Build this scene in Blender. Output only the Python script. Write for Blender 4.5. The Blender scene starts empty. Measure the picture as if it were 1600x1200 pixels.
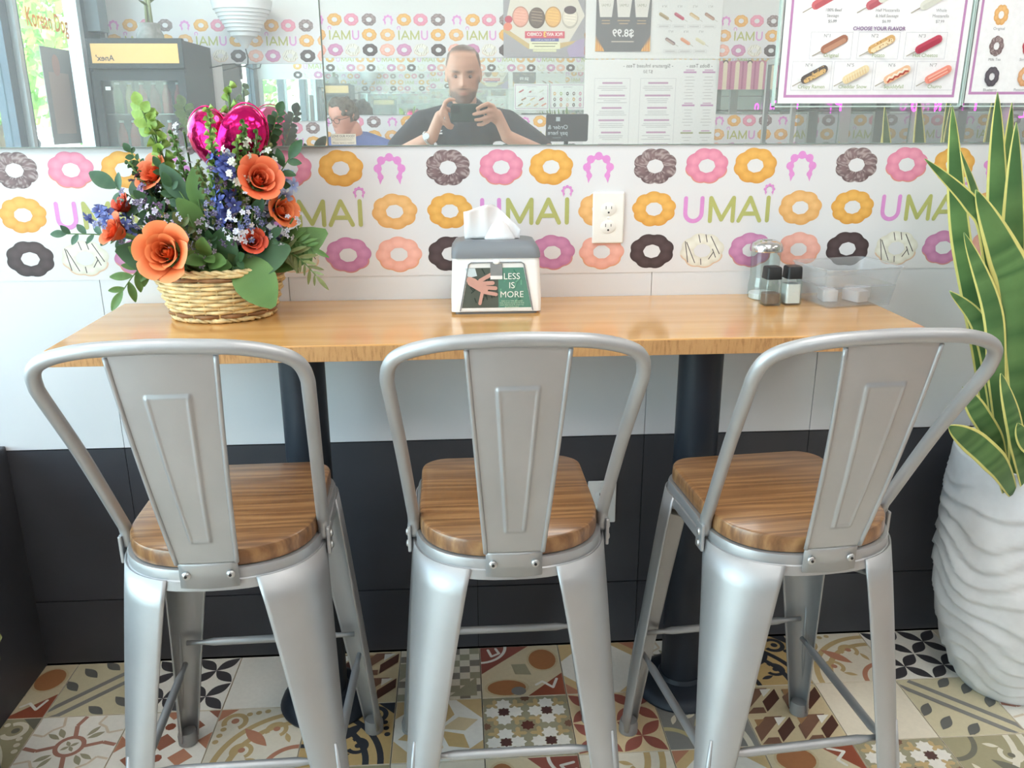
import bpy, bmesh, math, random
from mathutils import Vector, Matrix, Euler
from math import sin, cos, pi, radians, sqrt

random.seed(7)
S = bpy.context.scene
COL = S.collection

# ------------------------------------------------------------------ camera
cam_d = bpy.data.cameras.new('camera')
cam = bpy.data.objects.new('camera', cam_d)
COL.objects.link(cam)
S.camera = cam
PITCH, YAW, ROLL = 0.3078, 0.0639, -0.0026
CAM = Vector((0.0, -1.936, 1.3376))
FWD = Vector((sin(YAW) * cos(PITCH), cos(YAW) * cos(PITCH), -sin(PITCH)))
RGT = Vector((cos(YAW), -sin(YAW), 0))
UPV = RGT.cross(FWD)
R2 = RGT * cos(ROLL) + UPV * sin(ROLL)
U2 = UPV * cos(ROLL) - RGT * sin(ROLL)
cam.matrix_world = Matrix(((R2.x, U2.x, -FWD.x, CAM.x), (R2.y, U2.y, -FWD.y, CAM.y), (R2.z, U2.z, -FWD.z, CAM.z), (0, 0, 0, 1)))
cam_d.sensor_width = 36.0
cam_d.lens = 1340.3 / 1600 * 36.0
cam_d.clip_start = 0.02
cam_d.clip_end = 300

# ------------------------------------------------------------------ world, sun, exposure
w = bpy.data.worlds.new('sky')
S.world = w
w.use_nodes = True
nt = w.node_tree
nt.nodes.clear()
wo = nt.nodes.new('ShaderNodeOutputWorld')
bg = nt.nodes.new('ShaderNodeBackground')
sky = nt.nodes.new('ShaderNodeTexSky')
sky.sky_type = 'NISHITA'
sky.sun_disc = False
sky.sun_elevation = radians(52)
sky.sun_rotation = radians(60)
sky.altitude = 50
sky.dust_density = 2.0
hs = nt.nodes.new('ShaderNodeHueSaturation')
hs.inputs['Saturation'].default_value = 0.55
bg.inputs['Strength'].default_value = 1.5
nt.links.new(sky.outputs[0], hs.inputs['Color'])
nt.links.new(hs.outputs[0], bg.inputs[0])
nt.links.new(bg.outputs[0], wo.inputs[0])

sun_d = bpy.data.lights.new('sun', 'SUN')
sun_d.energy = 5.0
sun_d.angle = radians(1.0)
sun_d.color = (1.0, 0.95, 0.86)
sun = bpy.data.objects.new('sun', sun_d)
sun.rotation_euler = (radians(30), radians(26), radians(20))
COL.objects.link(sun)

por_d = bpy.data.lights.new('window_portal', 'AREA')
por_d.shape = 'RECTANGLE'
por_d.size = 2.5
por_d.size_y = 4.0
por_d.cycles.is_portal = True
por = bpy.data.objects.new('window_portal', por_d)
por.location = (-2.36, -2.1, 1.33)
por.rotation_euler = (0, radians(-90), 0)
COL.objects.link(por)

S.view_settings.view_transform = 'Standard'
S.view_settings.look = 'None'
S.view_settings.gamma = 1.0
S.view_settings.use_curve_mapping = False
S.view_settings.exposure = 0.76
S.cycles.max_bounces = 10
S.cycles.diffuse_bounces = 4
S.cycles.glossy_bounces = 7
S.cycles.transmission_bounces = 10
S.cycles.transparent_max_bounces = 14
S.cycles.caustics_reflective = False
S.cycles.caustics_refractive = False
S.cycles.sample_clamp_indirect = 6.0
S.cycles.use_denoising = True

# ------------------------------------------------------------------ materials
MATS = {}


def s2l(c):
    return tuple(((v / 255) / 12.92 if v / 255 <= 0.04045 else ((v / 255 + 0.055) / 1.055) ** 2.4) for v in c)


def mat(name, rgb, rough=0.5, metal=0.0, spec=0.5, noise=None, bump=None, coat=0.0, trans=0.0, ior=1.45, emit=None, estr=1.0, alpha=1.0, sheen=0.0):
    """rgb in sRGB 0-255. noise=(scale, amount[, stretch]), bump=(scale, strength)"""
    if name in MATS:
        return MATS[name]
    m = bpy.data.materials.new(name)
    m.use_nodes = True
    t = m.node_tree
    b = t.nodes['Principled BSDF']
    c = (*s2l(rgb), 1)
    b.inputs['Base Color'].default_value = c
    b.inputs['Roughness'].default_value = rough
    b.inputs['Metallic'].default_value = metal
    b.inputs['Specular IOR Level'].default_value = spec
    b.inputs['Coat Weight'].default_value = coat
    b.inputs['Coat Roughness'].default_value = 0.08
    b.inputs['Transmission Weight'].default_value = trans
    b.inputs['IOR'].default_value = ior
    b.inputs['Alpha'].default_value = alpha
    if emit:
        b.inputs['Emission Color'].default_value = (*s2l(emit), 1)
        b.inputs['Emission Strength'].default_value = estr
    if noise or bump:
        tc = t.nodes.new('ShaderNodeTexCoord')
    if noise:
        mp = t.nodes.new('ShaderNodeMapping')
        mp.inputs['Scale'].default_value = noise[2] if len(noise) > 2 else (1, 1, 1)
        n = t.nodes.new('ShaderNodeTexNoise')
        n.inputs['Scale'].default_value = noise[0]
        n.inputs['Detail'].default_value = 5
        r = t.nodes.new('ShaderNodeMapRange')
        r.inputs[1].default_value = 0.3
        r.inputs[2].default_value = 0.7
        r.inputs[3].default_value = 1 - noise[1]
        r.inputs[4].default_value = 1 + noise[1]
        mx = t.nodes.new('ShaderNodeMix')
        mx.data_type = 'RGBA'
        mx.blend_type = 'MULTIPLY'
        mx.inputs[0].default_value = 1
        mx.inputs[6].default_value = c
        t.links.new(tc.outputs['Object'], mp.inputs[0])
        t.links.new(mp.outputs[0], n.inputs[0])
        t.links.new(n.outputs[0], r.inputs[0])
        t.links.new(r.outputs[0], mx.inputs[7])
        t.links.new(mx.outputs[2], b.inputs['Base Color'])
    if bump:
        n2 = t.nodes.new('ShaderNodeTexNoise')
        n2.inputs['Scale'].default_value = bump[0]
        bp = t.nodes.new('ShaderNodeBump')
        bp.inputs['Strength'].default_value = bump[1]
        bp.inputs['Distance'].default_value = 0.01
        t.links.new(tc.outputs['Object'], n2.inputs[0])
        t.links.new(n2.outputs[0], bp.inputs['Height'])
        t.links.new(bp.outputs[0], b.inputs['Normal'])
    MATS[name] = m
    return m


def wood(name, c1, c2, c3, scale=(1, 1, 1), rough=0.35, coat=0.3, wave=7.0, dist=3.5, mixn=0.5):
    m = bpy.data.materials.new(name)
    m.use_nodes = True
    t = m.node_tree
    b = t.nodes['Principled BSDF']
    tc = t.nodes.new('ShaderNodeTexCoord')
    mp = t.nodes.new('ShaderNodeMapping')
    mp.inputs['Scale'].default_value = scale
    wv = t.nodes.new('ShaderNodeTexWave')
    wv.wave_type = 'BANDS'
    wv.bands_direction = 'Y'
    wv.inputs['Scale'].default_value = wave
    wv.inputs['Distortion'].default_value = dist
    wv.inputs['Detail'].default_value = 3
    wv.inputs['Detail Scale'].default_value = 1.6
    n = t.nodes.new('ShaderNodeTexNoise')
    n.inputs['Scale'].default_value = 60
    n.inputs['Detail'].default_value = 4
    mp2 = t.nodes.new('ShaderNodeMapping')
    mp2.inputs['Scale'].default_value = (scale[0] * 0.25, scale[1] * 2, scale[2])
    n3 = t.nodes.new('ShaderNodeTexNoise')
    n3.inputs['Scale'].default_value = 3
    cr = t.nodes.new('ShaderNodeValToRGB')
    e = cr.color_ramp.elements
    e[0].position = 0.15
    e[0].color = (*s2l(c1), 1)
    e[1].position = 0.9
    e[1].color = (*s2l(c3), 1)
    k = cr.color_ramp.elements.new(0.5)
    k.color = (*s2l(c2), 1)
    ad = t.nodes.new('ShaderNodeMix')
    ad.inputs[0].default_value = mixn
    ad2 = t.nodes.new('ShaderNodeMix')
    ad2.inputs[0].default_value = 0.38
    L = t.links.new
    L(tc.outputs['Object'], mp.inputs[0])
    L(tc.outputs['Object'], mp2.inputs[0])
    L(mp.outputs[0], wv.inputs[0])
    L(mp2.outputs[0], n.inputs[0])
    L(mp2.outputs[0], n3.inputs[0])
    L(wv.outputs['Fac'], ad.inputs[2])
    L(n.outputs[0], ad.inputs[3])
    L(ad.outputs[0], ad2.inputs[2])
    L(n3.outputs[0], ad2.inputs[3])
    L(ad2.outputs[0], cr.inputs[0])
    L(cr.outputs[0], b.inputs['Base Color'])
    b.inputs['Roughness'].default_value = rough
    b.inputs['Coat Weight'].default_value = coat
    b.inputs['Coat Roughness'].default_value = 0.12
    MATS[name] = m
    return m


def inkmat(name='print_ink', rough=0.45, coat=0.0, spec=0.5):
    """colour is carried by the mesh itself (attribute ink): printed sheets, painted tiles, skin"""
    if name in MATS:
        return MATS[name]
    m = bpy.data.materials.new(name)
    m.use_nodes = True
    t = m.node_tree
    b = t.nodes['Principled BSDF']
    a = t.nodes.new('ShaderNodeVertexColor')
    a.layer_name = 'ink'
    tc = t.nodes.new('ShaderNodeTexCoord')
    n = t.nodes.new('ShaderNodeTexNoise')
    n.inputs['Scale'].default_value = 90
    n.inputs['Detail'].default_value = 4
    r = t.nodes.new('ShaderNodeMapRange')
    r.inputs[3].default_value = 0.92
    r.inputs[4].default_value = 1.06
    mx = t.nodes.new('ShaderNodeMix')
    mx.data_type = 'RGBA'
    mx.blend_type = 'MULTIPLY'
    mx.inputs[0].default_value = 1
    t.links.new(tc.outputs['Object'], n.inputs[0])
    t.links.new(n.outputs[0], r.inputs[0])
    t.links.new(a.outputs[0], mx.inputs[6])
    t.links.new(r.outputs[0], mx.inputs[7])
    t.links.new(mx.outputs[2], b.inputs['Base Color'])
    b.inputs['Roughness'].default_value = rough
    b.inputs['Coat Weight'].default_value = coat
    b.inputs['Specular IOR Level'].default_value = spec
    MATS[name] = m
    return m


def thin_glass(name, tint=(235, 245, 242), refl=0.08, body=0.0, rough=0.02):
    if name in MATS:
        return MATS[name]
    m = bpy.data.materials.new(name)
    m.use_nodes = True
    t = m.node_tree
    t.nodes.clear()
    o = t.nodes.new('ShaderNodeOutputMaterial')
    tr = t.nodes.new('ShaderNodeBsdfTransparent')
    tr.inputs[0].default_value = (*s2l(tint), 1)
    gl = t.nodes.new('ShaderNodeBsdfGlossy')
    gl.inputs['Roughness'].default_value = rough
    fr = t.nodes.new('ShaderNodeLayerWeight')
    fr.inputs[0].default_value = 0.5
    pw = t.nodes.new('ShaderNodeMath')
    pw.operation = 'POWER'
    pw.inputs[1].default_value = 4.0
    ad = t.nodes.new('ShaderNodeMath')
    ad.operation = 'MULTIPLY_ADD'
    ad.inputs[1].default_value = 0.35
    ad.inputs[2].default_value = refl * 0.5
    mx = t.nodes.new('ShaderNodeMixShader')
    t.links.new(fr.outputs['Facing'], pw.inputs[0])
    t.links.new(pw.outputs[0], ad.inputs[0])
    t.links.new(ad.outputs[0], mx.inputs[0])
    t.links.new(tr.outputs[0], mx.inputs[1])
    t.links.new(gl.outputs[0], mx.inputs[2])
    last = mx
    if body:
        df = t.nodes.new('ShaderNodeBsdfDiffuse')
        df.inputs[0].default_value = (0.85, 0.87, 0.88, 1)
        m2 = t.nodes.new('ShaderNodeMixShader')
        m2.inputs[0].default_value = body
        t.links.new(mx.outputs[0], m2.inputs[1])
        t.links.new(df.outputs[0], m2.inputs[2])
        last = m2
    t.links.new(last.outputs[0], o.inputs[0])
    MATS[name] = m
    return m


def mirror_mat(name, tint, haze):
    """silvered glass with lens glare painted in as an even pale diffuse layer"""
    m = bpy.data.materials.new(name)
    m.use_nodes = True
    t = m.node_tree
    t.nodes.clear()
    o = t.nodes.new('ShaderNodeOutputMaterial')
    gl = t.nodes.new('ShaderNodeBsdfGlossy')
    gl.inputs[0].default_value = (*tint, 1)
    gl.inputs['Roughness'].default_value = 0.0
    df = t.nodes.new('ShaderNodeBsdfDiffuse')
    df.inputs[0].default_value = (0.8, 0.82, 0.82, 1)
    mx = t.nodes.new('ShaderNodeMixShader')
    mx.inputs[0].default_value = haze  # diffuse share puts a veil of glare into the mirror, lifting its darks
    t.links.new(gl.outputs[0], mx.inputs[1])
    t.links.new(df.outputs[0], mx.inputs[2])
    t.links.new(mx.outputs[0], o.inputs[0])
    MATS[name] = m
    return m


INK = inkmat('print_ink', 0.4)
TILEINK = inkmat('tile_ink', 0.32, spec=0.4)
SKIN = inkmat('skin_ink', 0.5)
FRUIT = inkmat('foliage_ink', 0.45, spec=0.35)
WHITE_TILE = mat('white_wall_tile', (223, 225, 230), 0.22, noise=(3, 0.02))
BLACK_TILE = mat('black_wall_tile', (70, 71, 77), 0.42, noise=(4, 0.12), spec=0.4)
GROUT_W = mat('wall_backing', (226, 226, 226), 0.8)
GROUT_K = mat('dark_backing', (26, 27, 32), 0.8)
PAPER = mat('wallpaper_white', (226, 225, 228), 0.38)
PLASTER = mat('white_plaster', (226, 228, 228), 0.7, bump=(60, 0.05))
SILVER = mat('silver_steel', (180, 181, 183), 0.46, metal=0.66, noise=(9, 0.05), bump=(160, 0.012))
CHROME = mat('chrome', (215, 215, 215), 0.18, metal=1.0)
BOLT = mat('bolt_steel', (200, 200, 200), 0.3, metal=0.9)
RUBBER = mat('foot_rubber', (150, 150, 150), 0.55, metal=0.3)
BLACKMETAL = mat('black_iron', (44, 50, 60), 0.42, metal=0.2, bump=(70, 0.05))
WHITEPL = mat('white_plastic', (244, 245, 246), 0.3)
IVORY = mat('ivory_plastic', (243, 241, 236), 0.35)
DARKPL = mat('black_plastic', (34, 36, 38), 0.4)
GREYPL = mat('grey_plastic', (126, 130, 136), 0.45)
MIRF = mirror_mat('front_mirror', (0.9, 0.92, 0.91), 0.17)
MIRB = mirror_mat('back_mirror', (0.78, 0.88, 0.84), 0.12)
GLASS = thin_glass('window_glass')
CASEGLASS = thin_glass('case_glass', (225, 232, 230), 0.1, 0.05)
CLEARGLASS = thin_glass('jar_glass', (236, 242, 240), 0.14, 0.03)
FROST = thin_glass('frosted_plastic', (247, 248, 249), 0.08, 0.14, 0.25)
GREENG = thin_glass('bottle_green', (70, 130, 70), 0.1, 0.15)
TABLE_WOOD = wood('honey_wood', (192, 134, 72), (216, 164, 100), (232, 188, 128), (0.35, 2.2, 1), 0.2, 0.5, 2.0, 9.0, 0.72)
EDGE_WOOD = wood('sawn_edge_wood', (142, 96, 56), (190, 142, 92), (206, 160, 108), (60, 6, 9), 0.55, 0.0, 2.0, 6.0)
SEAT_WOOD = wood('elm_wood', (78, 52, 36), (140, 100, 66), (192, 150, 102), (0.30, 3.0, 1), 0.32, 0.35, 4.5, 11.0, 0.66)
FRAME_DARK = mat('dark_aluminium', (86, 100, 112), 0.45, metal=0.3)
FRAME_PALE = mat('pale_aluminium', (190, 200, 204), 0.4, metal=0.4)

# ------------------------------------------------------------------ mesh helpers


class MB:
    def __init__(s):
        s.v = []
        s.f = []
        s.c = []   # colour per vertex
        s.col = (1, 1, 1)

    def add(s, vs, fs, cols=None):
        o = len(s.v)
        s.v += [tuple(p) for p in vs]
        s.f += [tuple(i + o for i in f) for f in fs]
        s.c += cols if cols else [s.col] * len(vs)
        return s

    def ink(s, rgb):
        s.col = s2l(rgb)
        return s

    def box(s, a, b):
        x0, y0, z0 = a
        x1, y1, z1 = b
        return s.add([(x0, y0, z0), (x1, y0, z0), (x1, y1, z0), (x0, y1, z0), (x0, y0, z1), (x1, y0, z1), (x1, y1, z1), (x0, y1, z1)],
                     [(0, 3, 2, 1), (4, 5, 6, 7), (0, 1, 5, 4), (1, 2, 6, 5), (2, 3, 7, 6), (3, 0, 4, 7)])

    def cbox(s, c, d):
        return s.box((c[0] - d[0] / 2, c[1] - d[1] / 2, c[2] - d[2] / 2), (c[0] + d[0] / 2, c[1] + d[1] / 2, c[2] + d[2] / 2))

    def lathe(s, prof, n=32, c=(0, 0, 0), sx=1, sy=1, cap=True, colf=None):
        vs, fs, cols = [], [], []
        m = len(prof)
        for i in range(n):
            a = 2 * pi * i / n
            for r, z in prof:
                vs.append((c[0] + r * cos(a) * sx, c[1] + r * sin(a) * sy, c[2] + z))
                cols.append(colf(r, z, a) if colf else s.col)
        for i in range(n):
            for j in range(m - 1):
                p, q = i * m + j, ((i + 1) % n) * m + j
                fs.append((p, q, q + 1, p + 1))
        if cap:
            if prof[0][0] > 1e-6:
                fs.append(tuple(((n - 1 - i) * m) for i in range(n)))
            if prof[-1][0] > 1e-6:
                fs.append(tuple((i * m + m - 1) for i in range(n)))
        return s.add(vs, fs, cols)

    def tube(s, pts, r, n=10, cap=True, closed=False):
        pts = [Vector(p) for p in pts]
        k = len(pts)
        rs = r if isinstance(r, (list, tuple)) else [r] * k
        up = Vector((0, 0, 1))
        vs, fs = [], []
        t0 = (pts[1] - pts[0]).normalized()
        nrm = t0.cross(up)
        if nrm.length < 1e-3:
            nrm = t0.cross(Vector((1, 0, 0)))
        nrm.normalize()
        for i in range(k):
            if closed:
                t = (pts[(i + 1) % k] - pts[i - 1]).normalized()
            else:
                t = (pts[min(i + 1, k - 1)] - pts[max(i - 1, 0)]).normalized()
            nrm = (nrm - t * nrm.dot(t))
            if nrm.length < 1e-5:
                nrm = t.orthogonal()
            nrm.normalize()
            bn = t.cross(nrm)
            for j in range(n):
                a = 2 * pi * j / n
                vs.append(pts[i] + (nrm * cos(a) + bn * sin(a)) * rs[i])
        for i in range(k if closed else k - 1):
            for j in range(n):
                p, q = i * n + j, i * n + (j + 1) % n
                u, v = ((i + 1) % k) * n + j, ((i + 1) % k) * n + (j + 1) % n
                fs.append((p, q, v, u))
        if cap and not closed:
            fs.append(tuple(range(n - 1, -1, -1)))
            fs.append(tuple((k - 1) * n + j for j in range(n)))
        return s.add(vs, fs)

    def ball(s, c, r, n=12, m=8, sx=1, sy=1, sz=1):
        c = Vector(c)
        vs = [c + Vector((0, 0, -r * sz))]
        fs = []
        for j in range(1, m):
            b = -pi / 2 + pi * j / m
            for i in range(n):
                a = 2 * pi * i / n
                vs.append(c + Vector((r * cos(b) * cos(a) * sx, r * cos(b) * sin(a) * sy, r * sin(b) * sz)))
        vs.append(c + Vector((0, 0, r * sz)))
        for i in range(n):
            fs.append((0, 1 + (i + 1) % n, 1 + i))
            fs.append((len(vs) - 1, 1 + (m - 2) * n + i, 1 + (m - 2) * n + (i + 1) % n))
        for j in range(m - 2):
            for i in range(n):
                p, q = 1 + j * n + i, 1 + j * n + (i + 1) % n
                fs.append((p, q, q + n, p + n))
        return s.add(vs, fs)

    def capsule(s, a, b, ra, rb, n=14):
        a, b = Vector(a), Vector(b)
        d = b - a
        L = max(d.length, 1e-5)
        t = d / L
        q = t.to_track_quat('Z', 'Y')
        prof = []
        for k in range(6):
            th = -pi / 2 + pi / 2 * k / 5
            prof.append((ra * cos(th), ra * sin(th)))
        for k in range(6):
            th = pi / 2 * k / 5
            prof.append((rb * cos(th), L + rb * sin(th)))
        prof[0] = (0.0001, prof[0][1])
        prof[-1] = (0.0001, prof[-1][1])
        t2 = MB()
        t2.lathe(prof, n)
        return s.add([a + q @ Vector(v) for v in t2.v], t2.f)

    def prism(s, poly, z0, z1):
        """poly of (x,y), vertical extrusion"""
        n = len(poly)
        vs = [(x, y, z0) for x, y in poly] + [(x, y, z1) for x, y in poly]
        fs = [tuple(range(n - 1, -1, -1)), tuple(range(n, 2 * n))] + [(i, (i + 1) % n, n + (i + 1) % n, n + i) for i in range(n)]
        return s.add(vs, fs)

    def loft(s, rings, cap=True):
        n = len(rings[0])
        vs, fs = [], []
        for r in rings:
            vs += r
        for k in range(len(rings) - 1):
            for i in range(n):
                j = (i + 1) % n
                fs.append((k * n + i, k * n + j, (k + 1) * n + j, (k + 1) * n + i))
        if cap:
            fs.append(tuple(range(n - 1, -1, -1)))
            fs.append(tuple((len(rings) - 1) * n + i for i in range(n)))
        return s.add(vs, fs)

    def grid(s, rows, cols=None):
        m = len(rows[0])
        vs, fs = [], []
        for r in rows:
            vs += r
        for k in range(len(rows) - 1):
            for i in range(m - 1):
                fs.append((k * m + i, k * m + i + 1, (k + 1) * m + i + 1, (k + 1) * m + i))
        return s.add(vs, fs, cols)

    def mesh(s, name, m=None, smooth=False):
        me = bpy.data.meshes.new(name)
        me.from_pydata(s.v, [], s.f)
        a = me.color_attributes.new('ink', 'FLOAT_COLOR', 'POINT')
        flat = []
        for c in s.c:
            flat += [c[0], c[1], c[2], 1.0]
        a.data.foreach_set('color', flat)
        if m:
            me.materials.append(m)
        if smooth:
            me.polygons.foreach_set('use_smooth', [True] * len(me.polygons))
        me.update()
        return me

    def into(s, o, m):
        """the mesh becomes the object's own (a part that carries sub-parts)"""
        old = o.data
        o.data = s.mesh(o.name.split('.')[0], m, True)
        bpy.data.meshes.remove(old)

    def build(s, name, m, parent=None, smooth=False, bevel=0, solid=0, auto=None, loc=None, rot=None):
        me = s.mesh(name, m, smooth or auto is not None)
        o = place(name, me, parent, loc, rot)
        if solid:
            md = o.modifiers.new('thickness', 'SOLIDIFY')
            md.thickness = solid
            md.offset = 0
        if bevel:
            md = o.modifiers.new('bevel', 'BEVEL')
            md.width = bevel
            md.segments = 2
            md.limit_method = 'ANGLE'
            md.angle_limit = radians(40)
        if auto is not None:
            me.set_sharp_from_angle(angle=radians(auto))
        return o


def place(name, me, parent=None, loc=None, rot=None, scale=None):
    o = bpy.data.objects.new(name, me)
    COL.objects.link(o)
    if parent:
        o.parent = parent
    if loc is not None:
        o.location = loc
    if rot is not None:
        o.rotation_euler = rot
    if scale is not None:
        o.scale = scale
    return o


def tag(o, label, cat, group=None):
    o['label'] = label
    o['category'] = cat
    if group:
        o['group'] = group
    return o


def thing(name, label, cat, loc=(0, 0, 0), rot=(0, 0, 0), group=None):
    o = place(name, None, None, loc, rot)
    o.empty_display_size = 0.05
    return tag(o, label, cat, group)


def struct(o, label=None):
    o['kind'] = 'structure'
    if label:
        o['label'] = label
    return o


def copy_tree(o, parent=None):
    c = o.copy()
    COL.objects.link(c)
    c.parent = parent
    for ch in [x for x in o.children]:
        copy_tree(ch, c)
    return c


# ------------------------------------------------------------------ flat print helper (sheets lie in local XZ, face -Y)
FONTCACHE = {}


def text_geo(txt, bold=0.0):
    key = (txt, bold)
    if key in FONTCACHE:
        return FONTCACHE[key]
    cu = bpy.data.curves.new('lettering', 'FONT')
    cu.body = txt
    cu.align_x = 'CENTER'
    cu.align_y = 'CENTER'
    cu.size = 1.0
    cu.resolution_u = 3
    cu.offset = bold
    o = bpy.data.objects.new('lettering', cu)
    COL.objects.link(o)
    dg = bpy.context.evaluated_depsgraph_get()
    me = bpy.data.meshes.new_from_object(o.evaluated_get(dg))
    vs = [(v.co.x, v.co.y) for v in me.vertices]
    fs = [tuple(p.vertices) for p in me.polygons]
    bpy.data.objects.remove(o)
    bpy.data.curves.remove(cu)
    bpy.data.meshes.remove(me)
    FONTCACHE[key] = (vs, fs)
    return vs, fs


class Ink(MB):
    """draws flat coloured shapes; each call lies 0.15 mm in front of the last layer"""

    def __init__(s, step=0.00012):
        super().__init__()
        s.y = 0.0
        s.step = step

    def up(s, k=1):
        s.y -= s.step * k
        return s

    def poly(s, pts, rgb):
        s.ink(rgb)
        n = len(pts)
        s.y -= 1.2e-5
        return s.add([(x, s.y, z) for x, z in pts], [tuple(range(n))])

    def rect(s, x0, z0, x1, z1, rgb):
        return s.poly([(x0, z0), (x1, z0), (x1, z1), (x0, z1)], rgb)

    def disc(s, x, z, rx, rz, rgb, n=20, a0=0.0):
        return s.poly([(x + rx * cos(a0 + 2 * pi * i / n), z + rz * sin(a0 + 2 * pi * i / n)) for i in range(n)], rgb)

    def stroke(s, pts, wd, rgb, cap=True):
        """round-ended polyline"""
        s.ink(rgb)
        P = [Vector((a, b)) for a, b in pts]
        for i in range(len(P) - 1):
            a, b = P[i], P[i + 1]
            d = (b - a)
            if d.length < 1e-7:
                continue
            d.normalize()
            n = Vector((-d.y, d.x)) * wd / 2
            s.poly([tuple(a - n), tuple(b - n), tuple(b + n), tuple(a + n)], rgb)
        if cap:
            for p in P:
                s.disc(p.x, p.y, wd / 2, wd / 2, rgb, 10)
        return s

    def ring(s, x, z, r0, r1, rgb, n=24, a0=0, a1=2 * pi, asp=1.0):
        s.ink(rgb)
        s.y -= 1.2e-5
        rows = [[(x + r * cos(a0 + (a1 - a0) * i / n), s.y, z + r * asp * sin(a0 + (a1 - a0) * i / n)) for i in range(n + 1)] for r in (r0, r1)]
        return s.grid([rows[1], rows[0]])

    def frame(s, x0, z0, x1, z1, wd, rgb):
        s.rect(x0, z0, x1, z0 + wd, rgb)
        s.rect(x0, z1 - wd, x1, z1, rgb)
        s.rect(x0, z0 + wd, x0 + wd, z1 - wd, rgb)
        return s.rect(x1 - wd, z0 + wd, x1, z1 - wd, rgb)

    def text(s, txt, x, z, size, rgb, bold=0.0, fit=None):
        vs, fs = text_geo(txt, bold)
        if not vs:
            return s
        k = size
        if fit:
            wd = max(v[0] for v in vs) - min(v[0] for v in vs)
            kx = min(k, fit / wd)
        else:
            kx = k
        s.ink(rgb)
        return s.add([(x + a * kx, s.y, z + b * k) for a, b in vs], fs)

    def donut(s, cx, cz, rx, rz, kind, lobes=8, rot=0.0, seed=0):
        """a printed photograph of a ring doughnut made of round beads"""
        pal = {'choc': ((92, 76, 78), (58, 46, 50)), 'crinkle': ((142, 120, 122), (92, 74, 78)), 'pink': ((238, 160, 184), (214, 122, 152)),
               'orange': ((240, 188, 104), (216, 150, 66)), 'orange2': ((242, 194, 132), (220, 160, 92)), 'mauve': ((214, 150, 190), (184, 116, 160)),
               'peach': ((248, 192, 178), (228, 158, 140)), 'white': ((242, 240, 230), (214, 208, 192)), 'plain': ((236, 184, 140), (206, 146, 100)),
               'red': ((206, 88, 104), (168, 56, 74)), 'grey': ((110, 104, 112), (70, 66, 76)), 'green': ((196, 214, 150), (160, 180, 112))}[kind]
        hi, lo = Vector(s2l(pal[0])), Vector(s2l(pal[1]))
        rnd = random.Random(seed + 5)
        N = lobes * 8
        fr = [0.40, 0.46, 0.56, 0.68, 0.80, 0.90, 0.97, 1.0]
        rows, cols = [], []
        for q in fr:
            row = []
            for i in range(N + 1):
                a = 2 * pi * i / N
                lob = abs(sin(a * lobes / 2 + rot))
                ro = 0.90 + 0.10 * lob ** 0.7
                ri = 0.97 - 0.06 * lob
                rad = q * ro if q > 0.5 else q * ri
                row.append((cx + rx * rad * cos(a), s.y, cz + rz * rad * sin(a)))
                mid = 1 - abs((q - 0.66) / 0.36)
                sh = max(0, min(1, 0.15 + 0.55 * mid + 0.35 * lob * (0.4 + 0.6 * mid) + 0.14 * sin(a)))
                c = lo.lerp(hi, sh)
                if kind == 'crinkle' and rnd.random() < 0.32:
                    c = c.lerp(Vector(s2l((205, 190, 188))), 0.55)
                if q > 0.9 and sin(a) < -0.25 and kind in ('pink', 'mauve', 'peach', 'white'):
                    c = c.lerp(Vector(s2l((226, 160, 104))), 0.55)
                cols.append(tuple(c))
            rows.append(row)
        s.grid(rows[::-1], [cols[(len(fr) - 1 - k) * (N + 1) + i] for k in range(len(fr)) for i in range(N + 1)])
        if kind == 'white':
            s.up()
            for x0, z0, x1, z1 in ((-.78, .55, -.62, -.66), (-.72, .5, -.3, -.7), (-.2, .92, -.1, .45), (.12, .92, .2, .48), (.35, .82, .78, -.2), (.3, -.5, .5, -.1), (-.05, -.45, -.02, -.8), (.45, .1, .62, -.4)):
                s.stroke([(cx + x0 * rx, cz + z0 * rz), (cx + x1 * rx, cz + z1 * rz)], rx * .035, (70, 62, 66), False)
            s.y += s.step
        return s

    def arch(s, cx, cz, r, rgb=(226, 150, 214)):
        """beaded arch emblem"""
        s.ink(rgb)
        for k in range(7):
            a = radians(-38 + 256 * k / 6)
            s.disc(cx + r * .78 * cos(a), cz + r * .78 * sin(a), r * (.27 if 0 < k < 6 else .2), r * (.27 if 0 < k < 6 else .2), rgb, 16)
        for sg in (-1, 1):
            s.poly([(cx + sg * r * .80, cz - r * .42), (cx + sg * r * .42, cz - r * .44), (cx + sg * r * .66, cz - r * .98)][::sg * -1], rgb)
        s.ring(cx, cz, r * .6, r * .86, rgb, 24, radians(-36), radians(216))
        return s

    def umai(s, x0, z0, h, pink=(222, 150, 212), green=(184, 186, 116)):
        """rounded lettering U M A I, x0 = left stem of the U, z0 = baseline"""
        w = h * .155
        k = h
        b, t = z0 + w / 2, z0 + h - w / 2
        U = [(x0, t)] + [(x0 + k * .31 + k * .31 * cos(a), b + k * .30 + k * .30 * sin(a)) for a in [pi + pi * i / 10 for i in range(11)]] + [(x0 + k * .62, t)]
        s.stroke(U, w, pink)
        x = x0 + k * .95
        s.stroke([(x, b), (x, t), (x + k * .43, b + k * .05), (x + k * .86, t), (x + k * .86, b)], w, green)
        x = x0 + k * 2.04
        s.stroke([(x, b), (x + k * .40, t), (x + k * .80, b)], w, green)
        s.stroke([(x + k * .16, b + k * .26), (x + k * .64, b + k * .26)], w, green)
        x = x0 + k * 3.13
        s.stroke([(x, b), (x, t)], w, green)
        s.up()
        s.arch(x, z0 + h * 1.22, h * .21, pink)
        s.y += s.step
        return s

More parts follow.
